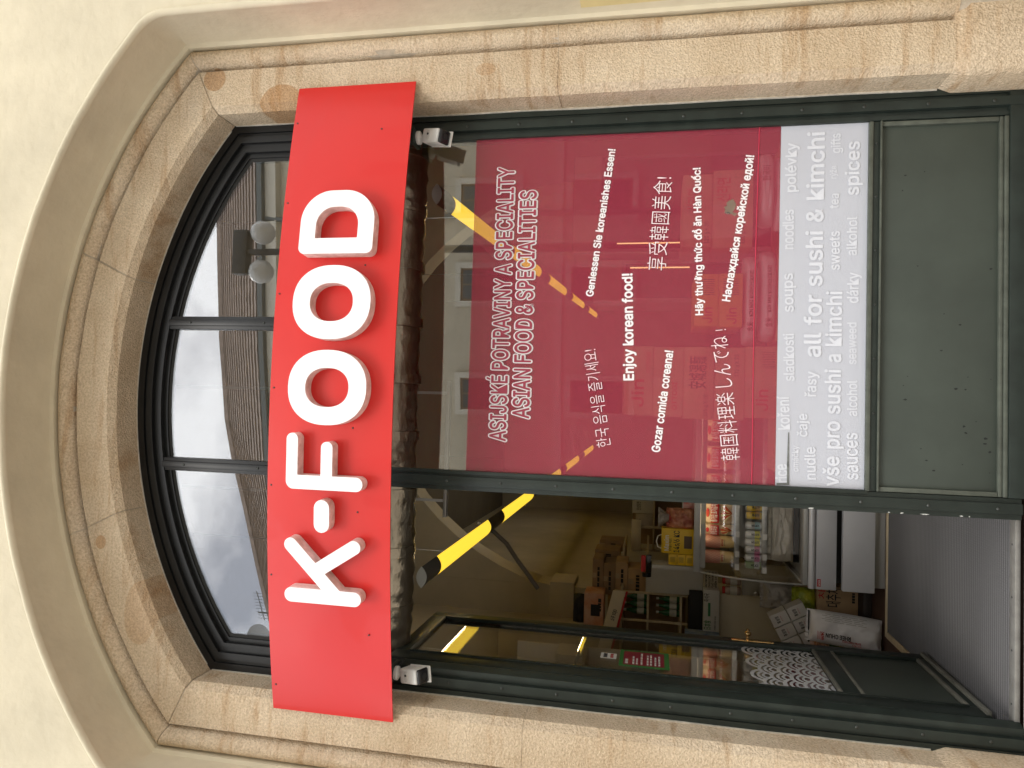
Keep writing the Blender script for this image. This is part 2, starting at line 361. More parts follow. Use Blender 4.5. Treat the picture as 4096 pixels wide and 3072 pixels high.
# base blocks with a weathered sloping top
for s in (-1, 1):
    pts = [(-.022, .06), (-.022, -.158), (-.008, -.178), (.012, -.19), (.20, -.196), (.314, -.205), (.314, .06)]
    n = len(pts); mb = MB(); top = [(.0, .06), (.0, -.142), (.010, -.160), (.03, -.174), (.19, -.178), (.314, -.180), (.314, .06)]
    lv = [(.02, pts), (.36, pts), (.385, pts), (.435, top)]
    vv = [(XC + s * (HW + o), y, z if not (k == 2) else .385) for k, (z, pr) in enumerate(lv) for o, y in pr]
    ff = [(k * n + j, k * n + j + 1, (k + 1) * n + j + 1, (k + 1) * n + j) for k in range(3) for j in range(n - 1)] + [tuple(range(n)), tuple(range(3 * n, 4 * n))[::-1]]
    mb.add(vv, ff).obj('base_stone', STONE, bld, smooth=True)
# thin caulk line between stone and frame
for s in (-1, 1):
    sweep([(0.002, -.004), (-.006, -.006), (-.007, .004), (.002, .006)], [jamb(s, z) for z in lin(.44, 3.76, 60)], wob=.004, seed=5).obj('caulk_line', CAULK, bld)
sweep([(0.002, -.003), (-.004, -.004), (-.005, .004), (.002, .006)], [arc(t) for t in lin(.01, .99, 60)], wob=.003, seed=6).obj('caulk_line', CAULK, bld)
# door step
bxo('door_step', PAVE, None, XC - HW - .1, XC + HW + .1, -.62, .035, -.1, .085, bevel=.012, kind='structure')

# ================================================================== SHOPFRONT FRAME
fr = thing('shopfront_frame', 'dark green steel shopfront frame with arched fanlight and solid lower panel', 'shopfront', (XC, 0, .085))
FP = [(.0, .06), (.0, .0), (-.030, .0), (-.030, .010), (-.048, .010), (-.050, -.012), (-.088, -.012), (-.090, .012), (-.106, .012), (-.108, .002), (-.126, .002), (-.128, .022), (-.136, .036), (-.136, .06)]
ZT = 2.96
for s in (-1, 1): sweep(FP, [jamb(s, .09), jamb(s, ZT - .02)]).obj('jamb_post', STEEL, fr, smooth=True)
FA = [(.0, .06), (.0, .0), (-.040, .0), (-.042, .010), (-.062, .010), (-.064, -.010), (-.096, -.010), (-.098, .008), (-.122, .008), (-.124, .0), (-.142, .0), (-.144, .022), (-.165, .022), (-.167, .030), (-.182, .034), (-.184, .06)]
sweep(FA, [jamb(-1, ZT + .05)] + [arc(t) for t in lin(0, 1, 48)] + [jamb(1, ZT + .05)]).obj('arch_frame', BLACKFR, fr, smooth=True)
bxo('transom', BLACKFR, fr, XC - HW + .002, XC + HW - .002, -.006, .056, ZT - .02, ZT + .05)
# fanlight bars
for x in (.405, -.332):
    zt = CZ + math.sqrt((RA - .13) ** 2 - (x - XC) ** 2)
    b = bxo('fanlight_bar', BLACKFR, fr, x - .033, x + .033, .003, .05, ZT + .051, zt, bevel=.002)
    bxo('cover_strip', BLACKFR, b, x - .016, x + .016, -.010, .004, ZT + .052, zt - .01, bevel=.003)
    for z in (3.55, 3.97): MB().lathe([(.006, 0), (.006, .003), (.003, .005)], (x, -.010, z), 8, 'Y').obj('screw', SCREW, b)
def pane_poly(name, pts, y0, y1, m, parent):
    n = len(pts); vs = [(x, y0, z) for x, z in pts] + [(x, y1, z) for x, z in pts]
    fs = [tuple(range(n)), tuple(range(2 * n - 1, n - 1, -1))] + [(i, (i + 1) % n, (i + 1) % n + n, i + n) for i in range(n)]
    return MB().add(vs, fs).obj(name, m, parent)
ro = RA - .172
for x0, x1 in ((XC - HW + .172, -.366), (-.298, .371), (.439, XC + HW - .172)):
    tops = [(x, CZ + math.sqrt(ro * ro - (x - XC) ** 2)) for x in lin(x1, x0, 16)]
    pane_poly('pane', [(x0, ZT + .04), (x1, ZT + .04)] + tops, .034, .040, FANGLASS, fr)
# mullion between door and window
ML, MR = -.389, -.301
mu = bxo('mullion', STEEL, fr, ML, MR, .0, .09, .105, ZT - .021, bevel=.003)
bxo('cover_strip', STEEL, mu, ML + .022, MR - .020, -.014, .001, .106, ZT - .03, bevel=.004)
bxo('glazing_bead', STEEL, mu, MR - .012, MR + .006, -.004, .03, .695, ZT - .03, bevel=.003)
for i in range(10):
    MB().lathe([(.0065, 0), (.0065, .003), (.003, .005)], ((ML + MR) / 2, -.014, .2 + .262 * i), 10, 'Y').obj('screw', SCREW, mu)
CHIP = mat('bare_scratched_paint', (.55, .56, .53), .6, var=(60, .5))
for z, h in ((.47, .05), (.56, .02), (.33, .02), (.30, .008), (.61, .012), (.92, .03)):
    mb = MB(); k = 9; pts = []
    for i in range(k):
        a = 2 * math.pi * i / k; r = .5 + .5 * random.random(); pts.append((ML + .0045 + .004 * math.cos(a) * r, z + h * .5 * math.sin(a) * r))
    pane_poly('paint_chip', pts, -.0012, -.0006, CHIP, mu)
for s in (-1, 1):
    xs = XC + s * (HW - .069)
    for i in range(10): MB().lathe([(.0065, 0), (.0065, .003), (.003, .005)], (xs, -.012, .22 + .255 * i), 10, 'Y').obj('screw', SCREW, fr)
# window: big pane, sill rails, lower panel
WX0, WX1 = MR, XC + HW - .128
bxo('pane', GLASS, fr, WX0 + .001, WX1 + .004, .020, .026, .690, ZT - .022, bevel=0)
sr = bxo('sill_rail', STEEL, fr, WX0 + .001, WX1 - .001, .004, .06, .655, .700, bevel=.003)
bxo('glazing_bead', BEAD, sr, WX0 + .002, WX1 - .002, -.004, .019, .688, .7045, bevel=.003)
bxo('glazing_bead', BEAD, sr, WX0 + .002, WX1 - .002, -.006, .005, .652, .660, bevel=.002)
for i in range(7): MB().lathe([(.005, 0), (.005, .002), (.003, .004)], (WX0 + .1 + .235 * i, .004, .674), 10, 'Y').obj('screw', SCREW, sr)
kp = bxo('lower_panel', PANEL, fr, WX0 + .001, WX1 - .001, .018, .05, .19, .654, bevel=.002)
for z0, z1, y in ((.176, .192, .004), (.158, .175, -.003)): bxo('panel_bead', BEAD, kp, WX0 + .002, WX1 - .002, y, .03, z0, z1, bevel=.004)
bxo('panel_bead', BEAD, kp, WX0 + .002, WX0 + .022, .005, .03, .193, .651, bevel=.003)
bxo('panel_bead', BEAD, kp, WX1 - .022, WX1 - .002, .005, .03, .193, .651, bevel=.003)
bxo('base_rail', STEEL, fr, WX0 + .001, XC + HW - .03, -.010, .055, .088, .1575, bevel=.003)
SMUDGE = mat('black_scuffs', (.012, .014, .012), .8)
for i in range(26):
    x = WX0 + .1 + random.random() ** 2.0 * 1.3; z = .2 + random.random() ** 1.6 * .38; r = random.uniform(.003, .009); k = 8; pts = []
    for j in range(k):
        a = 2 * math.pi * j / k; q = r * random.uniform(.45, 1); pts.append((x + q * math.cos(a) * .8, z + q * math.sin(a) * random.uniform(.7, 1.6)))
    pane_poly('paint_scuff', pts, .0172, .0177, SMUDGE, kp)
# aluminium threshold under the door
thr = bxo('threshold_strip', mat('threshold_metal', (.32, .31, .29), .4, metal=.35, var=(20, .2)), fr, XC - HW + .10, ML - .002, .048, .098, .086, .108, bevel=.004)
for i in range(4): MB().lathe([(.005, 0), (.004, .0015)], (XC - HW + .2 + .22 * i, .073, .1078), 8).obj('screw', SCREW, thr)

# ================================================================== SHOP DOOR (swung inward about a right angle)
DX, DT, DY0, DY1, DZ0, DZ1 = -1.268, .046, .195, 1.03, .125, 2.90
dr = thing('shop_door', 'dark green glazed door standing open inward, with white scallop film low on its glass', 'door', (DX, DY0, DZ0))
X0, X1 = DX - DT, DX
bxo('hinge_stile', STEEL, dr, X0, X1, DY0, DY0 + .115, DZ0, DZ1, bevel=.004)
bxo('lock_stile', STEEL, dr, X0, X1, DY1 - .085, DY1, DZ0, DZ1, bevel=.004)
for z0, z1, nm in ((DZ1 - .075, DZ1, 'top_rail'), (.62, .70, 'middle_rail'), (DZ0, DZ0 + .045, 'bottom_rail')):
    bxo(nm, STEEL, dr, X0, X1, DY0 + .1155, DY1 - .0855, z0, z1, bevel=.003)
DBEAD = mat('pale_door_bead', (.17, .165, .135), .5, var=(10, .3))
for z0, z1 in ((.700, .716), (.604, .620), (DZ0 + .045, DZ0 + .062), (DZ1 - .090, DZ1 - .075)):
    bxo('bead', DBEAD, dr, X1 - .014, X1 + .004, DY0 + .118, DY1 - .088, z0, z1, bevel=.003)
bxo('bottom_weather_bar', DBEAD, dr, X1 - .010, X1 + .016, DY0 + .02, DY1 - .02, DZ0 - .006, DZ0 + .016, bevel=.004)
for y0, y1 in ((DY0 + .1, DY0 + .118), (DY1 - .1, DY1 - .086)): bxo('bead', STEEL, dr, X1 - .014, X1 + .006, y0, y1, DZ0 + .05, DZ1 - .08, bevel=.003)
bxo('edge_moulding', STEEL, dr, X0 + .012, X0 + .03, DY0 - .012, DY0 + .001, DZ0 + .01, DZ1 - .01, bevel=.004)
bxo('kick_panel', PANEL, dr, X0 + .016, X1 - .014, DY0 + .117, DY1 - .087, DZ0 + .061, .605, bevel=0)
DG_ = glass_mat('door_glass', .17)
bxo('pane', DG_, dr, X0 + .020, X0 + .026, DY0 + .117, DY1 - .087, .714, DZ1 - .086, bevel=0)
for z in (.45, 1.35, 2.45):
    MB().lathe([(.011, -.06), (.011, .06)], (X0 + .004, DY0 - .012, z), 10).obj('hinge', STEEL, dr, smooth=True)
bxo('floor_bolt', BLACKM, dr, X0 + .006, X0 + .036, DY0 - .02, DY0 + .012, DZ0 - .03, DZ0 + .02, bevel=.003)
hp = bxo('handle_plate', GOLD, dr, X1 + .0005, X1 + .006, DY1 - .062, DY1 - .022, .905, 1.135, bevel=.002)
MB().lathe([(.009, 0), (.009, .02), (.016, .026), (.02, .034), (.019, .042), (.010, .048), (.011, .056), (.006, .062)], (0, 0, 0), 14, 'X').obj('knob', GOLD, hp, smooth=True, loc=(X1 + .006, DY1 - .042, 1.045))
# scallop film on the glass: rows of nested arcs
def seigaiha(t, z, r=.094):
    row = math.ceil((z) / (r / 2)) + 2
    for k in range(row - 5, row + 3):
        cz_ = k * r / 2
        if cz_ > z + 1e-9: continue
        off = r if k % 2 else 0; cx = round((t - off) / (2 * r)) * 2 * r + off; d = math.hypot(t - cx, z - cz_) / r
        if d <= 1: return d
    return None
TOPF = .300
mb = MB(); cell = .0042; y = DY0 + .120
xg = X0 + .0275; F0 = .717; q = []
ny = int((DY1 - .089 - y) / cell); nz = int(.43 / cell)
for i in range(ny):
    for j in range(nz):
        t_, z_ = (i + .5) * cell, (j + .5) * cell
        rr = .094; kmax = 7
        d = None
        for k in range(-2, kmax):
            cz_ = k * rr / 2; off = rr if k % 2 else 0; cx = round((t_ - off) / (2 * rr)) * 2 * rr + off; dd = math.hypot(t_ - cx, z_ - cz_) / rr
            if dd <= 1 and z_ >= cz_ - rr: d = dd; break
        if d is None: continue
        if d > .80 or .52 < d < .68 or .26 < d < .40: q.append((i, j))
for i, j in q:
    a, b = y + i * cell, F0 + j * cell; mb.add([(xg, a, b), (xg, a + cell, b), (xg, a + cell, b + cell), (xg, a, b + cell)], [(0, 1, 2, 3)])
mb.obj('scallop_film', mat('white_vinyl', (.58, .58, .58), .5), dr)
ps = bxo('opening_hours_poster', mat('poster_green', (.03, .22, .05), .4), dr, xg - .0005, xg + .0005, .44, .69, 1.49, 1.745, bevel=0)
bxo('poster_panel', mat('poster_maroon', (.27, .02, .045), .4), ps, xg + .0007, xg + .0012, .462, .668, 1.515, 1.725, bevel=0)
for i, (wd, z) in enumerate(((.07, 1.70), (.12, 1.668), (.09, 1.650), (.17, 1.626), (.15, 1.595), (.16, 1.578), (.13, 1.556), (.15, 1.536))):
    tx = '#' * (i + 1)
    lettering(tx, WHITEPLASTIC, ps, (xg + .0016, .475, z), (0, 1, 0), (0, 0, 1), wd, .009 if i else .015)
lb = bxo('small_notice', WHITEPLASTIC, dr, xg - .0005, xg + .0005, .53, .612, 1.762, 1.845, bevel=0)
lettering('##', BLACKM, lb, (xg + .0012, .54, 1.81), (0, 1, 0), (0, 0, 1), .06, .02, bold=.02)
lettering('##', REDINK, lb, (xg + .0012, .54, 1.778), (0, 1, 0), (0, 0, 1), .06, .016, bold=.02)

# ================================================================== SIGN K-FOOD (bowed red sheet with raised letters)
SX0, SX1, SZ0, SZ1, SYE, SYM = -1.42, 1.515, 2.718, 3.306, -.197, -.345
SXC = (SX0 + SX1) / 2; SHW = (SX1 - SX0) / 2; SAG = SYE - SYM; SR = (SHW ** 2 + SAG ** 2) / (2 * SAG); SCY = SYM + SR
def signy(x): return SCY - math.sqrt(SR ** 2 - (x - SXC) ** 2)
sg = thing('shop_sign', 'long bowed red sign with raised white letters K-FOOD above the shopfront', 'sign', (SXC, SYM, SZ0))
nn = 48; mb = MB(); vs = []; fs = []
for i in range(nn + 1):
    x = SX0 + (SX1 - SX0) * i / nn; yy = signy(x)
    for j in range(9):
        z = SZ0 + (SZ1 - SZ0) * j / 8; dent = .0
        d2 = (x + 1.02) ** 2 / .03 + (z - 2.82) ** 2 / .012; dent = .004 * math.exp(-d2)
        vs.append((x, yy + dent, z))
    for j in range(9): vs.append((x, yy + .006, SZ0 + (SZ1 - SZ0) * j / 8))
for i in range(nn):
    for j in range(8):
        a = i * 18 + j; fs.append((a, a + 18, a + 19, a + 1)); a += 9; fs.append((a, a + 1, a + 19, a + 18))
    a = i * 18; fs += [(a, a + 9, a + 27, a + 18), (a + 8, a + 26, a + 35, a + 17)]
for a in (0, nn * 18):
    for j in range(8): fs.append((a + j, a + j + 1, a + 9 + j + 1, a + 9 + j))
mb.add(vs, fs).obj('panel', RED, sg, smooth=True)
for (x, z) in ((-1.3, 3.285), (-.78, 3.288), (-.37, 3.288), (.07, 3.288), (.5, 3.288), (.93, 3.288), (1.33, 3.288), (-.1, 2.9), (-1.02, 2.82), (-.47, 2.87), (.63, 2.88), (1.28, 2.86)):
    MB().lathe([(.0045, 0), (.004, .002), (.002, .003)], (x, signy(x), z), 8, 'Y').obj('rivet', SCREW, sg)
for x in (-1.32, 1.43): bxo('wall_bracket', ALU, sg, x - .02, x + .02, signy(x) + .007, -.165, 2.78, 3.24, bevel=.002)
for x in (-.85, .9):
    bxo('stay_bar', ALU, sg, x - .015, x + .015, signy(x) + .008, -.012, 2.985, 3.01, bevel=.002)
def rpoly(pts, n=8):
    """outline with rounded corners; pts = (x, z, radius), anticlockwise"""
    outp = []; k = len(pts)
    for i in range(k):
        p = Vector(pts[i][:2]); r = pts[i][2]; a = Vector(pts[i - 1][:2]); b = Vector(pts[(i + 1) % k][:2])
        if r <= 0: outp.append(tuple(p)); continue
        u = (a - p).normalized(); v = (b - p).normalized(); ang = u.angle(v); dist = r / math.tan(ang / 2)
        c = p + (u + v).normalized() * (r / math.sin(ang / 2)); s_ = p + u * dist; e = p + v * dist
        a0 = math.atan2(s_.y - c.y, s_.x - c.x); a1 = math.atan2(e.y - c.y, e.x - c.x); da = (a1 - a0 + math.pi) % (2 * math.pi) - math.pi
        for j in range(n + 1): outp.append((c.x + r * math.cos(a0 + da * j / n), c.y + r * math.sin(a0 + da * j / n)))
    return outp
def ell(cx, cz, a, b, p=2.25, n=56):
    return [(cx + a * abs(math.cos(t)) ** (2 / p) * (1 if math.cos(t) >= 0 else -1), cz + b * abs(math.sin(t)) ** (2 / p) * (1 if math.sin(t) >= 0 else -1)) for t in [2 * math.pi * i / n for i in range(n)]]
def cap(p, q, h, n=8):
    p, q = Vector(p), Vector(q); a = math.atan2(q.y - p.y, q.x - p.x); o = []
    for c, s in ((q, a - math.pi / 2), (p, a + math.pi / 2)):
        for j in range(n + 1): o.append((c.x + h * math.cos(s + math.pi * j / n), c.y + h * math.sin(s + math.pi * j / n)))
    return o
def letter(x, z, loops, wid, depth=.056):
    cu = bpy.data.curves.new('letter', 'CURVE'); cu.dimensions = '2D'; cu.fill_mode = 'BOTH'
    for lp in loops:
        s = cu.splines.new('POLY'); s.points.add(len(lp) - 1); s.use_cyclic_u = True
        for i, p in enumerate(lp): s.points[i].co = (p[0], p[1], 0, 1)
    cu.extrude = depth / 2; cu.bevel_depth = 0
    me = to_mesh(cu)
    xm = x + wid / 2; ang = math.asin((xm - SXC) / SR); nx, ny = math.sin(ang), -math.cos(ang); yb = signy(xm)
    for v in me.vertices:
        lx, lz, ld = v.co.x - wid / 2, v.co.y, v.co.z + depth / 2
        v.co = (xm + lx * math.cos(ang) + nx * (ld + .001), yb + lx * math.sin(ang) + ny * (ld + .001), z + lz)
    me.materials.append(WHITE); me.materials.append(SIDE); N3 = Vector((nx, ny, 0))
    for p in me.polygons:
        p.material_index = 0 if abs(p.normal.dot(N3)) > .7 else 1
    return tag(link(bpy.data.objects.new('letter', me), sg))
h = .0325; LZ = 2.825; LH = .362
def linx(p, d, q, e):    # intersection of two lines p+td, q+se
    dn = d.x * e.y - d.y * e.x; t = ((q.x - p.x) * e.y - (q.y - p.y) * e.x) / dn; return p + d * t
P0, P1 = Vector((.258, LH - h)), Vector((.050, .128)); Q0, Q1 = Vector((.262, h)), Vector((.150, .205))
dU = (P0 - P1).normalized(); nU = Vector((-dU.y, dU.x)); dQ = (Q0 - Q1).normalized(); nQ = Vector((-dQ.y, dQ.x))
xs = 2 * h; V = Vector((0, 1)); hh = .031
up_l = linx(Vector((xs, 0)), V, P1 + nU * hh, dU); up_r = linx(P1 - nU * hh, dU, Q1 + nQ * hh, dQ); lo_c = linx(Q1 - nQ * hh, dQ, P1 - nU * hh, dU); st_r = linx(Vector((xs, 0)), V, P1 - nU * hh, dU)
e1, e2 = P0 + dU * hh - nU * hh, P0 + dU * hh + nU * hh; f1, f2 = Q0 + dQ * hh - nQ * hh, Q0 + dQ * hh + nQ * hh
r_ = hh * .995
K = rpoly([(0, 0, h * .99), (xs, 0, h * .99), (xs, st_r.y, 0), (lo_c.x, lo_c.y, 0), (f1.x, f1.y, r_), (f2.x, f2.y, r_), (up_r.x, up_r.y, 0), (e1.x, e1.y, r_), (e2.x, e2.y, r_), (xs, up_l.y, 0), (xs, LH, h * .99), (0, LH, h * .99)])
letter(-.874, 2.830, [K], .292)
letter(-.558, 2.976, [cap((.036, .038), (.109, .038), .036)], .145)
a_ = .054
Fp = rpoly([(0, 0, .030), (.062, 0, .030), (.062, .142, 0), (.212, .142, .0265), (.212, .142 + a_, .0265), (.062, .142 + a_, 0), (.062, .306, 0), (.246, .306, .0265), (.246, .360, .0265), (0, .360, .036)])
letter(-.372, LZ, [Fp], .247)
letter(-.09, LZ - .003, [ell(.165, .182, .165, .184), ell(.165, .182, .086, .102)[::-1]], .33)
letter(.284, LZ - .003, [ell(.166, .182, .166, .184), ell(.166, .182, .086, .102)[::-1]], .332)
Dp = rpoly([(0, 0, .03), (.295, 0, .145), (.295, .352, .145), (0, .352, .03)], 14); Di = rpoly([(.072, .075, .004), (.218, .075, .085), (.218, .277, .085), (.072, .277, .004)], 12)[::-1]
letter(.665, 2.829, [Dp, Di], .295)

# ================================================================== CCTV CAMERAS under the sign
def cctv(loc, aim, label):
    t = thing('security_camera', label, 'camera', loc)
    c = MB().lathe([(.030, 0), (.032, -.004), (.032, -.016), (.026, -.020), (.018, -.022), (.013, -.030)], loc, 24).obj('mount_base', WHITEPLASTIC, t, smooth=True)
    bxo('mount_bracket', STEEL, t, loc[0] - .035, loc[0] + .035, -.125, -.0125, loc[2] + .0005, loc[2] + .02, bevel=.002)
    jl = Vector(loc) + Vector((0, 0, -.028)); ax = Vector(aim).normalized(); xx = Vector((1, 0, 0)); xx = (xx - ax * xx.dot(ax)).normalized(); yy = ax.cross(xx)
    arm = Vector(jl) + Vector((0, -.004, -.030))
    MB().tube([jl, jl + Vector((0, -.001, -.016)), arm], [.013, .015, .011], 12).obj('arm', WHITEPLASTIC, t, smooth=True)
    def bodybox(w0, h0, a0, a1, nm, m, bev, sx=0, sy=0):
        mb = MB()
        for a in (a0, a1):
            pass
        pts = [arm + ax * a + xx * (sx + i * w0) + yy * (sy + j * h0) for i in (-1, 1) for j in (-1, 1) for a in (a0, a1)]
        return mb.add(pts, [(0, 1, 3, 2), (4, 6, 7, 5), (0, 4, 5, 1), (2, 3, 7, 6), (0, 2, 6, 4), (1, 5, 7, 3)]).obj(nm, m, t, bevel=bev, seg=3, smooth=True)
    bodybox(.034, .034, -.012, .094, 'housing', WHITEPLASTIC, .010)
    bodybox(.0325, .0325, .0945, .112, 'front_window', BLACKPLASTIC, .008)
    bodybox(.0365, .004, -.004, .120, 'sun_shield', WHITEPLASTIC, .002, sy=-.036)
    MB().tube([Vector(loc) + Vector((.02, .01, -.01)), Vector(loc) + Vector((.05, .045, -.03)), Vector(loc) + Vector((.045, .07, .03)), Vector(loc) + Vector((.03, .072, .12))], .0035, 6).obj('cable', BLACKM, t, smooth=True)
    L0 = arm + ax * .112
    MB().tube([L0, L0 + ax * .003], .014, 20).obj('lens', BLACKM, t, smooth=True)
    vc = arm + ax * .030 + yy * .0342
    pts = cap((-.012, 0), (.012, 0), .011); k = len(pts)
    vv = [vc + xx * px + ax * py for px, py in pts] + [vc + yy * .0018 + xx * px + ax * py for px, py in pts]
    MB().add(vv, [tuple(range(k)), tuple(range(k, 2 * k))] + [(i, (i + 1) % k, k + (i + 1) % k, k + i) for i in range(k)]).obj('adjuster_cover', mat('grey_plastic_cover', (.66, .65, .62), .4), t)
    MB().tube([vc + xx * .005, vc + xx * .005 + yy * .004], .0055, 10).obj('screw', SCREW, t)
    return t
cctv((1.296, -.075, 2.745), (-.20, -.42, -.88), 'white security camera under the sign, on the side of the window')
cctv((-1.242, -.085, 2.757), (.16, -.42, -.89), 'white security camera under the sign, on the side of the open door')

# ================================================================== WINDOW FILM AND WRITING
FILM = film_mat('red_mesh_film', (.47, .058, .098), .58, .10)
WFILM = film_mat('white_mesh_film', (.65, .67, .735), .93, .15)
FY = .0165
bn = thing('window_banner', 'red see-through banner with white greetings in many languages inside the window', 'banner', (.5, FY, 1.07))
hole = [(.905, 1.262), (.918, 1.25), (.925, 1.272), (.94, 1.262), (.962, 1.256), (.985, 1.27), (.978, 1.288), (.968, 1.3), (.953, 1.296), (.95, 1.312), (.938, 1.302), (.925, 1.308), (.915, 1.295), (.917, 1.278)]
cu = bpy.data.curves.new('sheet', 'CURVE'); cu.dimensions = '2D'; cu.fill_mode = 'FRONT'
for lp in ([(-.299, 1.068), (1.309, 1.068), (1.309, 2.474), (-.299, 2.474)], [(x, z - .002) for x, z in hole][::-1]):
    s = cu.splines.new('POLY'); s.points.add(len(lp) - 1); s.use_cyclic_u = True
    for i, p in enumerate(lp): s.points[i].co = (p[0], p[1], 0, 1)
me = to_mesh(cu)
for v in me.vertices: v.co = (v.co.x, FY, v.co.y)
meshobj('sheet', me, FILM, bn)
REDPRINT = mat('red_print', (.33, .036, .066), .6)
PRINT = mat('white_print', (.86, .86, .86), .6)
TX = [("ASIJSKÉ POTRAVINY A SPECIALITY", -0.153, 2.284, 1.172, 2.281, .077, 'o'), ("ASIAN FOOD & SPECIALITIES", -0.042, 2.175, 1.055, 2.170, .078, 'o'),
 ("Geniessen Sie koreanishes Essen!", 0.540, 1.889, 1.235, 1.802, .033, 'b'), ("한국 음식을 즐기세요!", -0.152, 1.791, 0.298, 1.871, .038, 't'), ("Enjoy korean food!", 0.154, 1.692, 0.650, 1.711, .045, 'b'),
 ("Gozar comida coreana!", -0.172, 1.568, 0.292, 1.518, .036, 'b'), ("享受韓國美食!", 0.660, 1.566, 1.094, 1.543, .048, 't'), ("Hãy thưởng thức đồ ăn Hàn Quốc!", 0.456, 1.390, 1.134, 1.415, .032, 'b'),
 ("Наслаждайся корейской едой!", 0.517, 1.274, 1.180, 1.181, .034, 'b'), ("韓国料理楽", -0.190, 1.223, 0.112, 1.2565, .046, 't'), ("しんでね", .135, 1.259, .365, 1.285, .046, 't'), ("!", .388, 1.288, .396, 1.289, .046, 't')]
for s, xa, za, xb, zb, ch, k in TX:
    a = Vector((xa, FY - .0015, za)); b = Vector((xb, FY - .0015, zb)); d = b - a
    lettering(s, PRINT, bn, a, d, Vector((-d.z, 0, d.x)), d.length, ch, bold={'o': .058, 'b': .026, 't': 0}[k])
    if k == 't': lettering(s, REDPRINT, bn, a + Vector((0, -.0006, 0)), d, Vector((-d.z, 0, d.x)), d.length, ch, outline=.009, name='lettering_edge')
    if k == 'o': lettering(s, REDPRINT, bn, a + Vector((.005, -.0045, 0)), d, Vector((-d.z, 0, d.x)), d.length - .010, ch, bold=.012, name='lettering_body')
FOLD = mat('red_fold', (.5, .03, .07), .5)
mb = MB(); vs = []; n = 40
for i in range(n + 1):
    x = -.297 + 1.604 * i / n; z = 1.167 + .003 * math.sin(x * 3) - .004 * x; vs += [(x, FY - .001, z - .003), (x, FY - .0035, z), (x, FY - .001, z + .0025)]
mb.add(vs, [(3 * i + j, 3 * i + 3 + j, 3 * i + 4 + j, 3 * i + 1 + j) for i in range(n) for j in (0, 1)]).obj('fold', FOLD, bn, smooth=True)
wf = thing('window_film', 'pale frosted film strip with faint white food words below the red banner', 'window film', (.5, FY, .70))
MB().add([(-.299, FY, .694), (1.309, FY, .694), (1.309, FY, 1.067), (-.299, FY, 1.067)], [(0, 1, 2, 3)]).obj('sheet', WFILM, wf)
PRINT2 = mat('bright_white_print', (.70, .72, .775), .6)
TW = [("all for sushi & kimchi", 0.273, 0.888, 1.275, 0.885, .068), ("vše pro sushi a kimchi", -0.288, 0.807, 0.563, 0.804, .062), ("řasy", 0.098, 0.905, 0.210, 0.903, .044), ("rice", -0.278, 1.013, -0.198, 1.022, .05), ("koření", -0.048, 1.011, 0.099, 1.017, .047), ("sladkosti", 0.166, 0.995, 0.376, 1.001, .043), ("soups", 0.472, 1.003, 0.645, 1.009, .045),
 ("noodles", 0.752, 1.007, 0.930, 1.009, .045), ("polévky", 1.008, 1.001, 1.230, 1.001, .045), ("nudle", -0.262, 0.900, -0.120, 0.905, .044), ("omáčky", -0.231, 0.972, -0.116, 0.974, .025), ("čaje", -0.077, 0.938, 0.024, 0.940, .04), ("sweets", 0.657, 0.815, 0.830, 0.817, .042), ("tea", 0.929, 0.824, 0.996, 0.822, .036), ("rýže", 1.063, 0.833, 1.120, 0.833, .026),
 ("gifts", 1.176, 0.818, 1.265, 0.819, .038), ("sauces", -0.254, 0.729, -0.052, 0.735, .055), ("alcohol", 0.020, 0.736, 0.175, 0.738, .04), ("seaweed", 0.244, 0.742, 0.427, 0.744, .036), ("dárky", 0.511, 0.738, 0.646, 0.737, .044), ("alkohol", 0.720, 0.747, 0.892, 0.746, .04), ("spices", 0.986, 0.741, 1.226, 0.740, .055)]
for s, xa, za, xb, zb, ch in TW:
    a = Vector((xa, FY - .0015, za)); d = Vector((xb, FY - .0015, zb)) - a
    full = text_mesh(s); fx = [v.co.x for v in full.vertices]; fw = max(fx) - min(fx); acc = ''
    for wd in s.split(' '):              # one object a word
        acc += (' ' if acc else '') + wd; a1 = max(v.co.x for v in text_mesh(acc).vertices); wx = [v.co.x for v in text_mesh(wd).vertices]; ww = max(wx) - min(wx)
        lettering(wd, PRINT2, wf, a + d * ((a1 - ww - min(fx)) / fw), d, Vector((-d.z, 0, d.x)), d.length * ww / fw, ch, bold=.02)
TAPE = mat('grey_tape_scrap', (.16, .17, .16), .6, var=(40, .5))
pane_poly('torn_tape', [(-.29, 1.01), (-.17, 1.012), (-.06, 1.014), (-.06, 1.017), (-.2, 1.02), (-.282, 1.019), (-.284, 1.062), (-.292, 1.062)], FY - .003, FY - .002, TAPE, wf)

# ================================================================== SHOP ROOM
def room(name, m, *b): return bxo(name, m, None, *b, bevel=0, kind='structure')
room('wall_left', ROOMWALL, -2.45, -2.35, .10, 14, .0, 5.2)
room('wall_right', ROOMWALL, 3.4, 3.5, .10, 14, .0, 5.2)
room('wall_back', ROOMWALL, -2.45, 3.5, 14, 14.1, .0, 5.2)
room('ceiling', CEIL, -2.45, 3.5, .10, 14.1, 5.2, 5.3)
# walls flanking the shopfront behind the stone
for x0, x1 in ((-2.45, XC - HW - .02), (XC + HW + .02, 3.5)): room('wall_front', ROOMWALL, x0, x1, .062, .10, 0, 5.2)
# inside lining over the fanlight
st = [arc(t) for t in lin(0, 1, 30)]
vs = []
for f in st:
    x, z = f(.0); vs += [(x, .075, z), (x, .075, 5.2)]
MB().add(vs, [(2 * i, 2 * i + 1, 2 * i + 3, 2 * i + 2) for i in range(30)]).obj('wall_front', ROOMWALL, kind='structure')
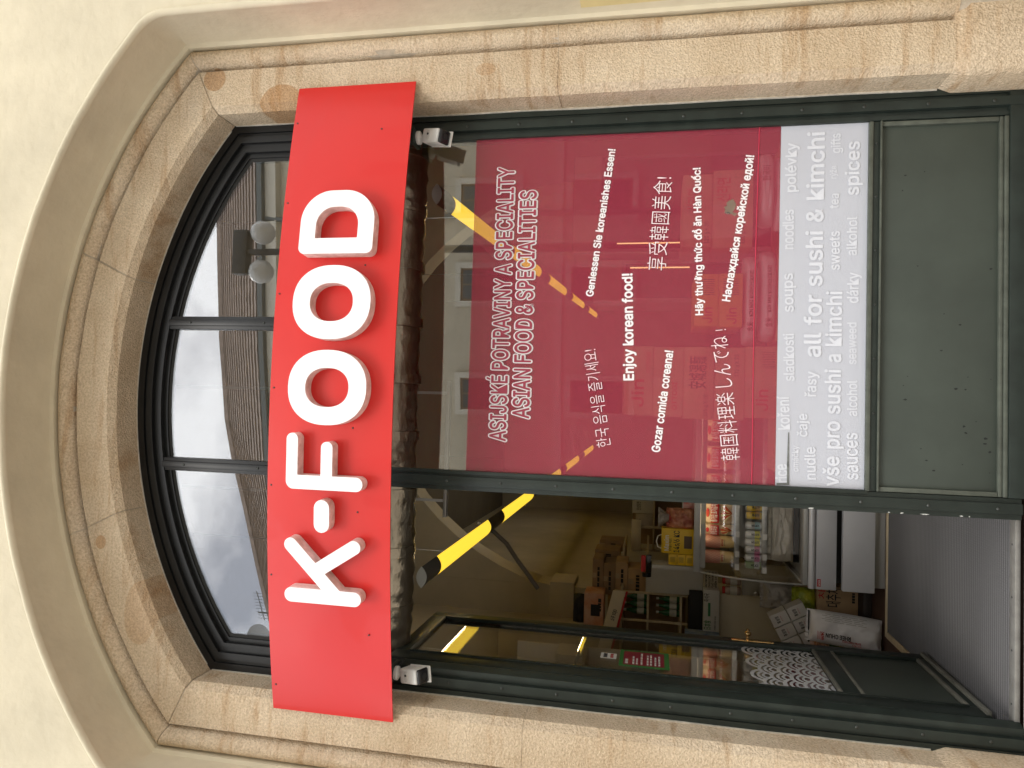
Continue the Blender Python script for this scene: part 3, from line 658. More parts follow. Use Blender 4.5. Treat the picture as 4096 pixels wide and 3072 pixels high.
# cross wall with a round arch
YA = 4.95; axc, ahw, asp = .35, 2.35, 2.72
pts = []
for i in range(25):
    a = math.pi - math.pi * i / 24; pts.append((axc + ahw * math.cos(a), asp + 2.2 * max(0, math.sin(a)) ** 1.34))
for sgn in (0, 1):
    vs = []; fs = []
    ps = pts[:13] if sgn == 0 else pts[12:]
    for x, z in ps: vs += [(x, YA, z), (x, YA, 5.2), (x, YA + .35, z), (x, YA + .35, 5.2)]
    for i in range(len(ps) - 1):
        a = i * 4; fs += [(a, a + 1, a + 5, a + 4), (a + 2, a + 6, a + 7, a + 3), (a, a + 4, a + 6, a + 2)]
    MB().add(vs, fs).obj('wall_arch', ROOMWALL, kind='structure')
room('wall_pier', ROOMWALL, -2.35, axc - ahw - .002, YA, YA + .35, .085, 5.199)
room('wall_pier', ROOMWALL, axc + ahw + .002, 3.4, YA, YA + .35, .085, 5.199)
bxo('pier_impost', ROOMWALL, None, -2.349, -1.95, YA - .05, YA + .40, 2.44, 2.72, bevel=.008, kind='structure')
# carpet with ribs running across
cp = mat('ribbed_grey_carpet', (.145, .132, .13), .95, var=(4, .2)); t = cp.node_tree; b = t.nodes['Principled BSDF']
c = t.nodes.new('ShaderNodeTexCoord'); wv = t.nodes.new('ShaderNodeTexWave'); wv.bands_direction = 'X'; wv.inputs['Scale'].default_value = 27; wv.inputs['Distortion'].default_value = .8; wv.inputs['Detail'].default_value = 2; wv.inputs['Detail Scale'].default_value = 4
bu = t.nodes.new('ShaderNodeBump'); bu.inputs['Strength'].default_value = .25; bu.inputs['Distance'].default_value = .003; nz = t.nodes.new('ShaderNodeTexNoise'); nz.inputs['Scale'].default_value = 320
ad = t.nodes.new('ShaderNodeMath'); ad.operation = 'MULTIPLY_ADD'; ad.inputs[1].default_value = .35
t.links.new(c.outputs['Object'], wv.inputs['Vector']); t.links.new(c.outputs['Object'], nz.inputs['Vector']); t.links.new(nz.outputs['Fac'], ad.inputs[0]); t.links.new(wv.outputs['Fac'], ad.inputs[2]); t.links.new(ad.outputs[0], bu.inputs['Height']); t.links.new(bu.outputs['Normal'], b.inputs['Normal'])
wb = t.nodes.new('ShaderNodeTexWave'); wb.bands_direction = 'Y'; wb.inputs['Scale'].default_value = 16.1; wb.inputs['Distortion'].default_value = .6; wb.inputs['Detail'].default_value = 3; wb.inputs['Detail Scale'].default_value = 30
t.links.new(c.outputs['Object'], wb.inputs['Vector']); rb_ = t.nodes.new('ShaderNodeValToRGB'); rb_.color_ramp.elements[0].color = (.09, .087, .088, 1); rb_.color_ramp.elements[1].color = (.265, .258, .258, 1)
t.links.new(wb.outputs['Fac'], rb_.inputs['Fac']); t.links.new(rb_.outputs['Color'], b.inputs['Base Color'])
cpt = thing('carpet', 'ribbed grey entrance carpet with pale edge strip inside the open door', 'carpet', (-.6, .9, .086))
vs = []; ys = lin(.10, 1.715, 500)
for y_ in ys: vs += [(-1.345, y_, .094 + .006 * math.sin(y_ * 2 * math.pi / .0195)), (-.30, y_, .094 + .006 * math.sin(y_ * 2 * math.pi / .0195))]
MB().add(vs, [(2 * i, 2 * i + 1, 2 * i + 3, 2 * i + 2) for i in range(500)]).obj('pile', cp, cpt, smooth=False)
bxo('edge_strip', WOODP, cpt, -1.385, -.30, 1.716, 1.745, .086, .103, bevel=.003)
bxo('edge_strip', WOODP, cpt, -1.388, -1.346, 1.0, 1.715, .086, .103, bevel=.003)

# ------------------------------------------------------------------ tubular lamps with yellow segments
YEL = mat('lit_yellow_diffuser', (.8, .6, .05), .5, emit=((1.0, .66, .05), 1.5)); t = YEL.node_tree
c = t.nodes.new('ShaderNodeTexCoord'); wv = t.nodes.new('ShaderNodeTexWave'); wv.bands_direction = 'Y'; wv.inputs['Scale'].default_value = 13
rr = t.nodes.new('ShaderNodeMapRange'); rr.inputs['To Min'].default_value = .75; rr.inputs['To Max'].default_value = 1.6
t.links.new(c.outputs['Object'], wv.inputs['Vector']); t.links.new(wv.outputs['Fac'], rr.inputs['Value']); t.links.new(rr.outputs['Result'], t.nodes['Principled BSDF'].inputs['Emission Strength'])
ADDGLOW = mat('added_fill_glow', (.9, .85, .7), .5, emit=((1, .90, .74), 15))  # unseen upward glow, added to brighten the shop interior
LAMPG = mat('lamp_grey', (.16, .16, .15), .35, metal=.4); CAPM = mat('lamp_end_white', (.62, .64, .60), .5)
def lamp(p0, p1, segs, label):
    p0, p1 = Vector(p0), Vector(p1); t = thing('pendant_lamp', label, 'lamp', p0, 'tube lamps under the shop ceiling')
    ax = (p1 - p0).normalized(); xx = Vector((ax.y, -ax.x, 0)); L_ = (p1 - p0).length
    def lens(w_, h_, lo, hi, n=12):
        o = []
        for i in range(n + 1): u = -1 + 2 * i / n; o.append((u * w_, -h_ * (1 - u * u)))
        for i in range(1, n): u = 1 - 2 * i / n; o.append((u * w_, h_ * (1 - u * u)))
        return o
    def prism(nm, m, s0, s1, w_, h_, smooth=True):
        pr = lens(w_, h_, 0, 0); k = len(pr); vs = []
        for s in (s0, s1):
            for u, v in pr: vs.append(p0 + ax * s + xx * u + Vector((0, 0, v)))
        MB().add(vs, [(i, (i + 1) % k, k + (i + 1) % k, k + i) for i in range(k)] + [tuple(range(k)), tuple(range(k, 2 * k))[::-1]]).obj(nm, m, t, smooth=smooth)
    prism('end_cap', CAPM, -.004, 0, .062, .031)
    cur = 0
    for a, b in segs:
        a -= p0.y; b -= p0.y
        prism('housing', LAMPG, cur, a, .0615, .0305); prism('diffuser', YEL, a, b, .060, .0295); cur = b
        q0, q1 = p0 + ax * (a + .05), p0 + ax * (b - .05); z_ = Vector((0, 0, .0315)); e_ = xx * .03
        MB().add([q0 - e_ + z_, q0 + e_ + z_, q1 + e_ + z_, q1 - e_ + z_], [(0, 1, 2, 3)]).obj('added_glow_strip', ADDGLOW, t, fix=False)  # added emitter on the lamp's top, hidden from below, lifts the room light
    prism('housing', LAMPG, cur, L_, .0615, .0305)
    for s in (.7, 4.0, 8.0):
        q = p0 + ax * s; MB().tube([q + Vector((0, 0, .03)), Vector((q.x, q.y, 5.2))], .003, 6).obj('suspension_wire', ALU, t)
lamp((-.975, .66, 2.885), (-.75, 13.0, 2.885), [(.95, 2.32), (2.85, 4.4), (5.2, 6.75), (7.45, 9.25), (10.3, 12.3)], 'tube lamp with yellow lit segments hanging near the open door')
lamp((1.265, .70, 2.885), (2.2, 13.0, 2.885), [(1.0, 2.5), (2.95, 4.5), (5.2, 6.85), (7.66, 9.5), (10.5, 12.4)], 'tube lamp with yellow lit segments hanging on the side of the red banner')

# ------------------------------------------------------------------ foil duct and ceiling rails behind the sign
FOIL = mat('crinkled_foil', (.36, .32, .25), .28, metal=.9, bump=(16, .55, .02), stretch=(.6, 1, 1), var=(3, .4))
du = thing('ventilation_duct', 'crinkled foil-wrapped ventilation duct running behind the top of the glass', 'duct', (XC, .42, 3.0))
segx = lin(-1.7, 1.7, 11)
for i in range(11):
    a, b = segx[i] + .006, segx[i + 1] - .006; pts = []; rr_ = []
    for k in range(9):
        x = a + (b - a) * k / 8; pts.append((x, .42 + .006 * math.sin(x * 5), 3.015 + .008 * math.sin(x * 3 + 1))); rr_.append(.148 + .006 * math.sin(k * 2.3 + i))
    MB().tube(pts, rr_, 22).obj('duct_section', FOIL, du, smooth=True)
    MB().tube([(b - .02, .42, 3.015), (b + .03, .42, 3.015)], .1585, 22).obj('foil_tape', FOIL, du, smooth=True)
rl = thing('ceiling_rail', 'thin galvanised rail hung on two flat hangers below the foil duct', 'rail', (-.24, .7, 2.77))
GALV = mat('galvanised', (.42, .42, .4), .45, metal=.7)
bxo('rail', GALV, rl, -.63, .16, .69, .73, 2.762, 2.782, bevel=.001)
for x in (.088, -.536): bxo('hanger', GALV, rl, x - .008, x + .008, .700, .706, 2.783, 5.2, bevel=.001)
ca = thing('cable_hose', 'dark drooping cable hose under the arch behind the tube lamp', 'cable', (-1.2, 2.5, 2.8))
MB().tube([(-.93, 2.45, 3.0), (-1.0, 2.47, 2.87), (-1.1, 2.5, 2.76), (-1.22, 2.52, 2.68), (-1.35, 2.54, 2.58), (-1.46, 2.56, 2.50)], .018, 8).obj('hose', mat('grey_hose', (.14, .13, .12), .5), ca, smooth=True)

# ================================================================== CARTONS, BAGS AND OTHER GOODS
def carton(label, x0, x1, y0, y1, z0, z1, m=CARD, txt=(), tape=True, name='carton', cat='carton', group=None, flap=True, rot=0):
    t = thing(name, label, cat, ((x0 + x1) / 2, (y0 + y1) / 2, z0), group)
    bxo('box', m, t, x0, x1, y0, y1, z0, z1 - (.004 if flap else 0), bevel=.003)
    if flap:
        ym = (y0 + y1) / 2
        bxo('flap', m, t, x0 + .001, x1 - .001, y0 + .001, ym - .0015, z1 - .0038, z1, bevel=.001); bxo('flap', m, t, x0 + .001, x1 - .001, ym + .0015, y1 - .001, z1 - .0038, z1, bevel=.001)
    if tape:
        xm = (x0 + x1) / 2; h_ = min(.05, (z1 - z0) * .35); bxo('tape', mat_tape, t, xm - .022, xm + .022, y0 - .0006, y0 + .0004, z1 - h_, z1 - .001, bevel=0)
    for s, mm, px, pz, wd, ch in txt:
        lettering(s, mm, t, (x0 + (x1 - x0) * px, y0 - .0012, z0 + (z1 - z0) * pz), (1, 0, 0), (0, 0, 1), (x1 - x0) * wd, (z1 - z0) * ch, bold=.012)
    if rot: t.rotation_euler.z = rot
    return t
mat_tape = mat('parcel_tape', (.42, .31, .19), .3)
def bag(name, label, cat, cx, cy, cz, w_, d_, h_, m, tilt=(0, 0, 0), wr=.012, seed=0, txt=(), group=None, crimp=True, nx=18, nz=22):
    t = thing(name, label, cat, (cx, cy, cz), group)
    def P_(u, v, sgn):
        e = (1 - abs(u) ** 3.2) ** .5 * (1 - abs(v) ** 3.4) ** .42
        n_ = noise.noise(Vector((u * 2.2 + seed, v * 2.6, sgn * 1.7))) + .5 * noise.noise(Vector((u * 5 + seed, v * 6, sgn * 3.1)))
        return Vector((u * w_ / 2 * (1 - .05 * v * v), sgn * d_ / 2 * e + n_ * wr * (.25 + e), v * h_ / 2 + n_ * wr * .3))
    vs = []; fs = []
    for k, sg_ in enumerate((-1, 1)):
        base = len(vs)
        for j in range(nz + 1):
            for i in range(nx + 1): vs.append(P_(-1 + 2 * i / nx, -1 + 2 * j / nz, sg_))
        for j in range(nz):
            for i in range(nx):
                a = base + j * (nx + 1) + i; fs.append((a, a + 1, a + nx + 2, a + nx + 1))
    R_ = Matrix.Rotation(tilt[2], 3, 'Z') @ Matrix.Rotation(tilt[1], 3, 'Y') @ Matrix.Rotation(tilt[0], 3, 'X'); c = Vector((cx, cy, cz))
    MB().add([c + R_ @ p for p in vs], fs).obj('bag_body', m, t, smooth=True)
    if crimp:
        for v in (1,):
            mb = MB(); q = []
            for i in range(nx + 1):
                u = -1 + 2 * i / nx; p = Vector((u * w_ / 2 * .96, .004 * math.sin(i * 2.1), v * h_ / 2)); q += [c + R_ @ p, c + R_ @ (p + Vector((0, .003 * math.cos(i * 1.7), v * .022)))]
            mb.add(q, [(2 * i, 2 * i + 2, 2 * i + 3, 2 * i + 1) for i in range(nx)]).obj('sealed_top', m, t)
    for s, mm, px, pz, wd, ch in txt:
        o_ = Vector((px * w_, -d_ / 2 - wr * .9, pz * h_)); lettering(s, mm, t, c + R_ @ o_, R_ @ Vector((1, 0, 0)), R_ @ Vector((0, 0, 1)), wd * w_, ch, bold=.02)
    return t
WCARD = mat('white_carton', (.60, .58, .54), .6, var=(5, .1))
# --- goods stacked behind the window
GROUPW = 'cartons stacked behind the window glass'
Wy0, Wy1 = .16, .46
bxo('window_shelf', WOODP, None, -.26, 1.36, .12, .62, .985, 1.012, bevel=.003, label='low pale display shelf behind the window carrying cartons and rice bags', cat='shelf')
REDBOX = mat('red_noodle_carton', (.33, .06, .04), .7)
YBOX = mat('orange_noodle_box', (.62, .30, .03), .6)
carton('cardboard carton with white sticker, on top of the window stack', -.005, .325, Wy0, Wy1, 1.606, 1.746, CARD, [('Jin', REDINK, .12, .3, .4, .4), ('OTTOGI', REDINK, .62, .1, .3, .12)], group=GROUPW)
carton('cardboard carton with round mark, second from the top of the window stack', -.008, .322, Wy0, Wy1, 1.465, 1.604, CARD, [('OTTOGI', REDINK, .1, .2, .4, .16), ('Jin', REDINK, .6, .4, .25, .3)], group=GROUPW)
carton('noodle carton marked 125 g X 20, in the middle of the window stack', -.015, .325, Wy0, Wy1, 1.325, 1.463, CARD, [('125 g X 20', INK, .04, .2, .3, .14), ('安城湯麵', INK, .42, .3, .45, .32)], group=GROUPW)
carton('noodle carton marked 112 g X 20, fourth in the window stack', -.015, .325, Wy0, Wy1, 1.188, 1.323, CARD, [('NONGSHIM', INK, .05, .6, .3, .12), ('112 g X 20', INK, .6, .2, .3, .13)], group=GROUPW)
carton('bottom carton of the window stack with white sticker and barcode', -.002, .33, Wy0, Wy1, 1.013, 1.186, CARD, [('Jin', REDINK, .1, .4, .3, .3), ('||||||||||', INK, .7, .3, .22, .2)], group=GROUPW)
carton('upper of two orange noodle boxes behind the banner', .424, .672, Wy0, Wy1, 1.312, 1.421, YBOX, [('Jin', REDINK, .06, .25, .3, .4), ('||||||||', INK, .6, .3, .3, .4)], tape=False, group=GROUPW)
carton('lower of two orange noodle boxes behind the banner', .420, .674, Wy0, Wy1, 1.202, 1.310, YBOX, [('Jin', REDINK, .06, .25, .3, .4), ('||||||||', INK, .6, .3, .3, .4)], tape=False, group=GROUPW)
carton('upper of two leaning cartons next to the frame behind the banner', .80, 1.15, Wy0, Wy1, 1.348, 1.485, CARD, [('120 g X 20', INK, .05, .1, .3, .14), ('신라면', REDINK, .5, .4, .3, .28)], group=GROUPW)
carton('lower of two cartons next to the frame, seen through the torn hole', .79, 1.16, Wy0 - .02, Wy1, 1.165, 1.346, CARD, [('120 g X 20', INK, .05, .2, .3, .12), ('신라면', REDINK, .6, .6, .3, .2), ('G', INK, .42, .58, .04, .12)], group=GROUPW)
RICEW = mat('white_rice_bag', (.62, .58, .56), .4, bump=(26, .3, .01))
carton('low carton under the rice bags behind the banner', .36, .80, Wy0 + .02, Wy1, 1.013, 1.045, CARD, tape=False, group=GROUPW)
bag('rice_bag', 'upper rice bag printed KOSHIHIKARI lying behind the banner', 'rice bag', .557, .26, 1.163, .434, .2, .066, RICEW, seed=1, wr=.006, txt=[('KIN MAI KOSHIHIKARI', INK, -.2, -.1, .5, .016), ('金米', INK, -.36, -.15, .1, .018)], crimp=False, group='rice bags behind the window')
bag('rice_bag', 'lower rice bag printed KOSHIHIKARI lying behind the banner', 'rice bag', .579, .26, 1.083, .438, .2, .072, RICEW, seed=5, wr=.006, txt=[('KIN MAI KOSHIHIKARI', INK, -.2, -.1, .5, .016), ('金米', INK, -.36, -.15, .1, .018)], crimp=False, group='rice bags behind the window')
bag('rice_bag', 'rice bag with Korean print lying next to the frame behind the banner', 'rice bag', 1.09, .26, 1.098, .36, .2, .07, RICEW, seed=9, wr=.007, txt=[('한국미', INK, .05, -.1, .2, .02)], crimp=False, group='rice bags behind the window')
bag('rice_bag', 'flat rice bag under the one with Korean print', 'rice bag', 1.07, .26, 1.035, .36, .2, .045, RICEW, seed=13, wr=.005, crimp=False, group='rice bags behind the window')
# warm strip lights deeper in the shop
STRIP = mat('warm_strip', (1, .8, .5), .5, emit=((1, .62, .25), 2.4))
def cooler(label, x0, x1, y0, y1, z1, sx, sz0, sz1, face):
    t = thing('upright_cooler', label, 'cooler', ((x0 + x1) / 2, (y0 + y1) / 2, .085), 'tall coolers in the depth of the shop')
    bxo('cabinet', GREYP, t, x0, x1, y0, y1, .086, z1, bevel=.01); bxo('header', CREAM, t, x0 + .01, x1 - .01, y0 - .03, y0 - .001, z1 - .25, z1 - .01, bevel=.004)
    bxo('door_glass', BLACKPLASTIC, t, x0 + .04, x1 - .04, y0 - .012, y0 - .001, .3, z1 - .28, bevel=.003)
    bxo('light_strip', STRIP, t, sx - .005, sx + .005, y0 - .024, y0 - .013, sz0, sz1, bevel=.002)
cooler('upright cooler with a lit warm strip near the middle of the banner', .98, 1.36, 3.03, 3.6, 2.15, 1.286, 1.32, 1.83, 0)
cooler('upright cooler with a lit warm strip nearer the frame post', 1.42, 2.3, 3.03, 3.6, 2.35, 1.503, 1.35, 1.95, 0)

# ------------------------------------------------------------------ refrigerated display counter
CASEG = mat('counter_grey', (.60, .60, .62), .38, metal=.1, var=(4, .06))
CASEL = mat('counter_light_grey', (.50, .50, .48), .35, metal=.3)
CIN = mat('counter_inside', (.50, .47, .40), .5)
cx0, cx1 = -1.105, .28
ct = thing('display_counter', 'grey refrigerated display counter with curved glass front and lit shelves', 'display counter', (-.4, 2.2, .087))
bxo('plinth', CASEL, ct, cx0 + .01, cx1, 1.80, 2.55, .087, .155, bevel=.004)
bxo('lower_front', CASEG, ct, cx0 - .015, cx1, 1.752, 1.80, .163, .358, bevel=.004)
bxo('inner_body', BLACKM, ct, cx0 + .02, cx1, 1.83, 2.54, .156, .50, bevel=0)
up_ = bxo('upper_front', CASEG, ct, cx0 - .018, cx1, 1.775, 1.825, .392, .520, bevel=.004)
lg = bxo('maker_badge', REDINK, up_, cx0 + .0, cx0 + .05, 1.7735, 1.7748, .489, .511, bevel=0)
lettering('unis', WHITEPLASTIC, lg, (cx0 + .005, 1.7728, .494), (1, 0, 0), (0, 0, 1), .04, .011, bold=.02)
MB().tube([(cx0 - .015, 1.78, .545), (cx1, 1.78, .545)], .022, 14).obj('bumper', CASEG, ct, smooth=True)
bxo('glass_ledge', CASEL, ct, cx0, cx1, 1.785, 1.86, .568, .598, bevel=.005)
bxo('side_wall', CIN, ct, cx0, cx0 + .018, 1.862, 2.55, .50, .60, bevel=.003)
bxo('back_wall', CIN, ct, cx0 + .02, cx1, 2.50, 2.55, .50, 1.262, bevel=.003)
bxo('top_panel', CASEL, ct, cx0 - .004, cx1, 2.0, 2.56, 1.262, 1.285, bevel=.004)
bxo('top_front_edge', CASEL, ct, cx0 - .004, cx1, 1.975, 1.999, 1.252, 1.297, bevel=.004)
fl = bxo('well_floor', CIN, ct, cx0 + .02, cx1, 1.865, 2.498, .552, .566, bevel=.002)
bxo('wood_strip', WOODP, ct, cx0 + .09, cx1, 2.09, 2.10, .607, .622, bevel=.001); bxo('dark_strip', BLACKM, ct, cx0 + .09, cx1, 2.08, 2.0895, .567, .606, bevel=.001)
for nm, yy, z in (('upper_shelf', 2.02, .995), ('lower_shelf', 1.965, .818)):
    sh = bxo(nm, CASEL, ct, cx0 + .022, cx1, yy, 2.49, z - .004, z + .008, bevel=.001); bxo('shelf_rail', ALU, sh, cx0 + .022, cx1, yy - .012, yy - .001, z - .012, z + .022, bevel=.002)
    for i, x in enumerate((-1.06, -.97, -.83, -.62, -.4)): bxo('price_tag', WHITEPLASTIC, sh, x - .02, x + .02, yy - .0145, yy - .013, z - .014, z + .014, bevel=0)
# curved glass front: profile leans back to the top
gp_ = [(1.80, .598), (1.795, .70), (1.80, .82), (1.82, .95), (1.86, 1.07), (1.915, 1.17), (1.975, 1.25)]
vs = []
for x in (cx0 + .003, cx1):
    for y_, z in gp_: vs.append((x, y_, z))
k = len(gp_); MB().add(vs, [(i, i + 1, k + i + 1, k + i) for i in range(k - 1)]).obj('curved_glass', CASEGLASS, ct, smooth=True)
sp_ = [(cx0, y_, z) for y_, z in gp_] + [(cx0, 2.5, 1.25), (cx0, 2.5, .598)]
MB().add(sp_, [tuple(range(len(sp_)))]).obj('side_glass', CASEGLASS, ct)
MB().tube([(cx0, y_, z) for y_, z in gp_], .007, 8).obj('glass_edge', CASEL, ct, smooth=True)
TUBE = mat('warm_case_tube', (1, .85, .6), .5, emit=((1, .78, .5), 6))
for z in (1.236,):
    MB().tube([(-.86, 1.992, z), (cx1 - .05, 1.992, z)], .011, 10).obj('case_light', TUBE, ct, smooth=True)
bxo('light_shade', CASEL, ct, cx0 + .03, cx1 - .03, 1.9755, 1.979, 1.216, 1.2515, bevel=.001)
# goods in the counter
def kimchi(cx, w_, label, seed):
    t = bag('kimchi_bag', label, 'food bag', cx, 2.11, 1.115, w_, .08, .215, KIM, seed=seed, wr=.006, crimp=False, group='food bags in the display counter')
    yf = 2.11 - .050; band = bxo('printed_band', REDBAND, t, cx - w_ * .44, cx + w_ * .44, yf, yf + .012, 1.118, 1.178, bevel=.004)
    lettering('종가집 포기김치', WHITEPLASTIC, band, (cx - w_ * .38, yf - .001, 1.136), (1, 0, 0), (0, 0, 1), w_ * .76, .026, bold=.03)
    pts = ell(cx, 1.198, w_ * .2, .011, 2, 16); pane_poly('printed_crest', pts, yf + .004, yf + .008, REDBAND, t)
    for i in range(9):
        a0 = -1.1 + 2.2 * i / 8; q0 = Vector((cx, yf + .006, 1.028)); q1 = q0 + Vector((math.sin(a0) * w_ * .40, 0, .03 + math.cos(a0) * .052))
        MB().tube([q0, (q0 + q1) / 2 + Vector((0, -.006, .006)), q1], [.003, .0075, .002], 7).obj('printed_leaf', (LEAFR if i % 3 else LEAFG), t, smooth=True)
KIM = mat('kimchi_bag_print', (.70, .62, .48), .35, var=(11, .3), vcol=(.62, .40, .2), bump=(20, .4, .01)); REDBAND = mat('red_band_print', (.52, .02, .02), .4); LEAFR = mat('red_leaf_print', (.55, .09, .02), .4); LEAFG = mat('cabbage_print', (.72, .66, .35), .4)
kimchi(-.696, .165, 'wider red kimchi bag on the upper shelf of the display counter', 2); kimchi(-.818, .08, 'narrow red kimchi bag beside the squeeze bottles', 8)
kimchi(-.50, .17, 'red kimchi bag on the upper shelf behind the mullion', 4); kimchi(-.30, .17, 'red kimchi bag glowing through the banner edge', 6); kimchi(-.10, .17, 'red kimchi bag at the far end of the upper shelf', 3)
MAYO = mat('mayonnaise_bottle', (.74, .56, .26), .35); NET = mat('red_net_print', (.62, .12, .09), .4)
def mayo(cx, label):
    t = thing('mayonnaise_bottle', label, 'bottle', (cx, 2.10, 1.006), 'squeeze bottles in the display counter'); c_ = (cx, 2.10, 1.006)
    MB().lathe([(.030, 0), (.041, .006), (.044, .03), (.046, .12), (.046, .2), (.034, .222)], c_, 22).obj('bottle_body', MAYO, t, smooth=True)
    MB().lathe([(.018, .2225), (.018, .236), (.010, .238)], c_, 18).obj('cap', REDINK, t, smooth=True)
    MB().lathe([(.0464, .10), (.0468, .122), (.0468, .201), (.0345, .2235)], c_, 22, cap=False).obj('wrapper', mat('clear_pink_wrap', (.72, .45, .33), .3), t, smooth=True)
    for s in (-1, 1):
        for i in range(-3, 5):
            pts = []
            for k_ in range(9):
                f = k_ / 8; a = -math.pi / 2 + (i * .36 + s * (f - .5) * 1.3); r_ = .0475; pts.append((c_[0] + r_ * math.cos(a), c_[1] + r_ * math.sin(a), c_[2] + .10 + f * .10))
            if all(p[1] < 2.10 + .01 for p in pts): MB().tube(pts, .0011, 4).obj('net_line', NET, t)
    lettering('KEWPIE', REDINK, t, (cx, 2.10 - .0475, 1.088), (1, 0, 0), (0, 0, 1), .05, .012, bold=.03, center=True); lettering('MAYONNAISE', INK, t, (cx, 2.10 - .0475, 1.076), (1, 0, 0), (0, 0, 1), .045, .006, center=True)
mayo(-.903, 'squeeze bottle in red net print standing next to the kimchi bags'); mayo(-1.012, 'squeeze bottle in red net print standing at the end of the shelf')
def can(cx, cy_, m, accent, text, label):
    t = thing('drink_can', label, 'can', (cx, cy_, .828), 'drink cans in the display counter'); c_ = (cx, cy_, .828)
    MB().lathe([(.018, 0), (.026, .006), (.0265, .100), (.021, .112)], c_, 20).obj('can_body', m, t, smooth=True)
    MB().lathe([(.0215, .1122), (.0225, .116), (.020, .116), (.019, .1135)], c_, 20).obj('can_lid', ALU, t, smooth=True)
    MB().lathe([(.0268, .020), (.0268, .055)], c_, 20, cap=False).obj('picture_band', accent, t, smooth=True)
    lettering(text, INK, t, (cx - .004, cy_ - .0272, .905), (0, 0, -1), (1, 0, 0), .05, .013, bold=.03)
CW = mat('white_can', (.68, .70, .70), .3, metal=.2); CY = mat('yellow_can', (.75, .52, .02), .3, metal=.2); CB = mat('blue_print', (.35, .58, .66), .3); CLM = mat('lemon_print', (.72, .66, .08), .3); CP = mat('pink_print', (.70, .28, .45), .3); CG = mat('green_can', (.30, .40, .22), .3); CO = mat('amber_print', (.6, .32, .03), .3)
for x, m1, a_, tx, lb_ in ((-1.035, CG, CW, 'MILKIS', 'green drink can at the door end of the can row'), (-.985, CW, CP, 'MILKIS', 'white drink can with pink print next to the green can'), (-.93, CW, CP, 'MILKIS', 'white drink can with pink print next to a yellow-printed can'), (-.876, CW, CLM, 'MILKIS', 'white drink can with lemon print next to the pink-printed cans'), (-.822, CW, CLM, 'MILKIS', 'white drink can with lemon print next to the blue-printed can'), (-.760, CW, CB, 'MILKIS', 'white drink can with pale blue print'), (-.690, CY, CO, '복숭아', 'yellow drink can next to the blue-printed can'), (-.634, CY, CO, '복숭아', 'yellow drink can farther along the row next to the mullion')):
    can(x, 1.995, m1, a_, tx, lb_)
bag('plastic_bag', 'clear crumpled plastic bag lying in the well of the display counter', 'plastic bag', -.80, 2.0, .70, .40, .12, .14, mat('milky_plastic', (.46, .42, .34), .3, bump=(20, .6, .02)), seed=21, wr=.02)
carton('small red and white soda pack in the well of the counter', -.70, -.62, 2.15, 2.24, .567, .70, mat('soda_red', (.4, .06, .05), .5), [('Cola', WHITEPLASTIC, .1, .5, .8, .2)], tape=False, cat='drink pack', name='drink_pack')
# --- goods on top of the counter
YM = mat('yellow_coffee_box', (.78, .50, .015), .45)
cf = carton('yellow coffee box printed Maxim with handwritten price, on the counter', -1.006, -.825, 2.06, 2.16, 1.286, 1.520, YM, [('Maxim', WHITEPLASTIC, .10, .78, .62, .13), ('모카골드 마일드', INK, .1, .70, .5, .045), ('14s/6 KC', INK, .06, .46, .86, .17)], tape=False, name='coffee_box', cat='box')
pp = bxo('printed_window', mat('brown_print', (.10, .055, .02), .5), cf, -.965, -.875, 2.0588, 2.0596, 1.305, 1.36, bevel=0)
MB().tube([(-.98, 2.1, 1.52), (-.97, 2.1, 1.545), (-.93, 2.1, 1.556), (-.89, 2.1, 1.545), (-.88, 2.1, 1.52)], .004, 6).obj('carry_handle', WHITEPLASTIC, cf, smooth=True)
for i in range(3):
    z = 1.286 + .061 * i
    carton(['bottom', 'middle', 'top'][i] + ' one of three small yellow boxes with barcodes beside the coffee box', -1.088, -1.010, 2.06, 2.14, z, z + .0595, YM, [('|||||||', INK, .28, .35, .45, .35)], tape=False, name='small_box', cat='box', group='small yellow boxes on the counter')
bxo('grey_tray', GREYP, None, -1.125, -1.093, 2.06, 2.24, 1.286, 1.585, bevel=.004, label='thin grey upright board beside the small yellow boxes', cat='board')
CEL = mat('cellophane_snack', (.50, .24, .12), .2, var=(14, .6), bump=(30, .8, .02), vcol=(.3, .03, .03))
bag('snack_bag', 'cellophane gift bag of snacks tied with red ribbon on the counter', 'snack bag', -.757, 2.12, 1.375, .155, .09, .18, CEL, seed=31, wr=.012)
tf = thing('gift_bag_top', 'gathered clear cellophane top of the snack bag above its red ribbon', 'cellophane', (-.757, 2.12, 1.47))
mb = MB(); vs = []
for j in range(7):
    for i in range(24):
        a = 2 * math.pi * i / 24; r_ = (.018 + .045 * (j / 6) ** .8) * (1 + .25 * math.sin(5 * a) * j / 6); vs.append((-.757 + r_ * math.cos(a), 2.12 + r_ * math.sin(a) * .7, 1.462 + .085 * j / 6))
mb.add(vs, [(j * 24 + i, j * 24 + (i + 1) % 24, (j + 1) * 24 + (i + 1) % 24, (j + 1) * 24 + i) for j in range(6) for i in range(24)]).obj('gathered_film', mat('clear_cellophane', (.34, .30, .25), .15, bump=(40, .8, .02)), tf, smooth=True)
MB().lathe([(.020, 1.456), (.024, 1.462), (.020, 1.468)], (-.757, 2.12, 0), 14).obj('ribbon', REDINK, tf, smooth=True)
cn = thing('cup_noodles', 'red and white cup of instant noodles on the counter by the mullion', 'cup', (-.656, 2.15, 1.286))
